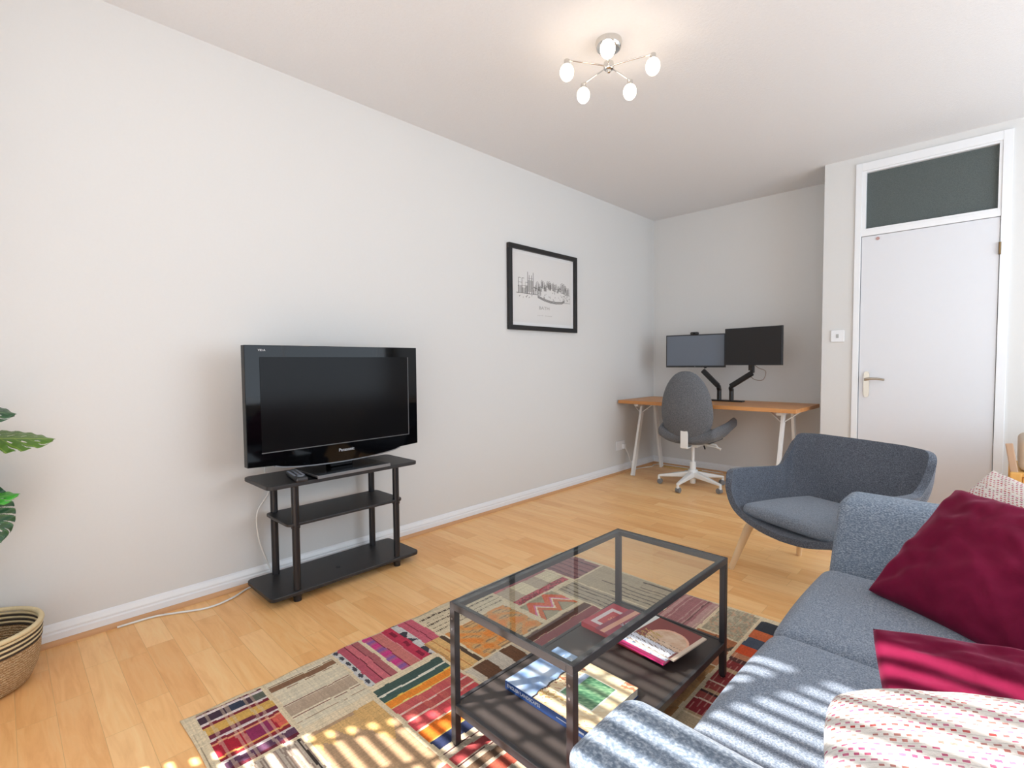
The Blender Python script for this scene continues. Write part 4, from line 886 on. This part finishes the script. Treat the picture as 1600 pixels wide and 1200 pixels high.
def leaf(base, tip, nrm, L, Wd, dark, light, seed, droop=.15):
    rng = random.Random(seed); base = Vector(base); tip = Vector(tip); ax = (tip - base).normalized(); nz = Vector(nrm); nz = (nz - ax * nz.dot(ax)).normalized(); sd_ = nz.cross(ax); L = (tip - base).length
    nu, nv = 90, 90; lobes = 6
    vs = {}; P = []; F = []; colr = []
    def shape(u): return Wd * (max(0, u + .18) / 1.18) ** .42 * max(0, 1 - u) ** .62 * 1.55
    def vert(i, j):
        if (i, j) not in vs:
            u = i / nu * 1.12 - .12; s = j / nv * 2 - 1; w = shape(u) if u > -.12 else 0; y = s * w; u2 = u - .12 * (abs(s)) * (1 if u < .3 else .3)
            z = -droop * L * u * u - .25 * Wd * abs(s) ** 2 * .5 + .012 * math.sin(u * 40) * abs(s) * Wd * 2
            P.append(base + ax * (u2 * L) + sd_ * y + nz * z); vs[(i, j)] = len(P) - 1
        return vs[(i, j)]
    for i in range(nu):
        for j in range(nv):
            u = (i + .5) / nu * 1.12 - .12; s = (j + .5) / nv * 2 - 1; a = abs(s); side = 1 if s > 0 else 0
            q = (u + .35 * (-a)) * lobes * 1.15 + side * .35; f = q % 1; keep = True
            if 0.0 < q < lobes and a > .50 and abs(f - .5) < .13 * ((a - .42) / .5): keep = False     # notches open to the margin
            if .2 < q < lobes - .6 and .20 < a < .40 and min(f, 1 - f) < .17 * (1 - ((a - .30) / .10) ** 2) : keep = False      # holes near the midrib
            if not keep: continue
            F.append((vert(i, j), vert(i + 1, j), vert(i + 1, j + 1), vert(i, j + 1)))
            t_ = 1 if a < .03 else (.55 if abs(f - .75) < .05 else 0); c_ = [dark[k] * (1 - t_) + light[k] * t_ for k in range(3)]; colr.append(lin(tuple(c_)) + (1,))
    me = bpy.data.meshes.new('leaf'); me.from_pydata([tuple(p) for p in P], [], F); me.update(); at = me.color_attributes.new('Col', 'FLOAT_COLOR', 'CORNER'); at.data.foreach_set('color', np.repeat(np.array(colr), 4, axis=0).ravel())
    me.polygons.foreach_set('use_smooth', [True] * len(me.polygons)); o = link('leaf', me, M['leaf'], pt); o.location = (-BX, -BY, -.016)
    sm = o.modifiers.new('t', 'SOLIDIFY'); sm.thickness = .0012
    return o
stemm = plain('petiole_green', (96, 132, 62), .5, var=.08)
def frond(tip, base, nrm, W_, dark, light, seed, droop=.12):
    o = leaf(base, tip, nrm, 0, W_, dark, light, seed, droop)
    b = Vector(base); r = Vector((BX, BY, .10)); m_ = (b + r) / 2 + Vector((-.01, -.02, .06))
    MB().tube(bez_path([r, m_, b], 10), .0045, 8).build('petiole', stemm, o, smooth=60)
G1, G2_, G3 = (62, 110, 44), (150, 186, 70), (44, 84, 54)
frond((.235, .132, .815), (.16, -.09, .83), (.25, -.3, 1), .105, (84, 122, 36), (170, 190, 80), 1, .02)
frond((.215, .040, .915), (.13, -.16, .93), (.3, -.3, 1), .10, G3, (120, 160, 100), 2, .06)
frond((.225, .040, .632), (.15, -.16, .62), (.3, -.2, 1), .09, (70, 170, 56), (150, 210, 90), 3, -.02)
frond((.205, -.012, .475), (.16, -.08, .62), (1, -.25, .15), .10, G3, (110, 150, 90), 4, .02)
frond((.10, -.27, .75), (.17, -.13, .80), (.2, -.3, 1), .10, G1, G2_, 5)

# ------------------------------------------------------------------ wooden bench with a throw, far right
M['pine'] = wood('golden_pine', (214, 160, 84), (236, 188, 112), .5, 'Z', .5)
t = thing('wooden_armchair', 'golden pine armchair frame with a beige throw at the far right', 'chair', (2.93, 3.86, 0))
for x in (-.28, .28):
    for y in (-.20, .20): MB().box(x - .022, x + .022, y - .022, y + .022, 0, .47).build('leg', M['pine'], t, bevel=.004)
MB().box(-.255, .255, -.205, -.185, .22, .445).build('front_panel', M['pine'], t, bevel=.003)
MB().box(-.255, .255, .185, .205, .22, .445).build('back_panel', M['pine'], t, bevel=.003)
MB().box(-.30, .30, -.22, .22, .452, .472).build('seat', M['pine'], t, bevel=.004)
MB().bar((-.285, -.19, .465), (-.308, -.17, .615), .03, .022, (0, 1, 0)).build('arm_post', plain('brown_post', (190, 156, 128), .6), t, bevel=.004)
th = soft('throw', plain('beige_throw', (206, 188, 168), .9, var=.06, vscale=40, bump=.4), None, (0, 0, 0), (.49, .34, .172), .03, (0, 0, .01)); th.location = (2.905, 3.84, .562); tag(th, 'folded beige throw on the pine armchair at the far right', 'throw')
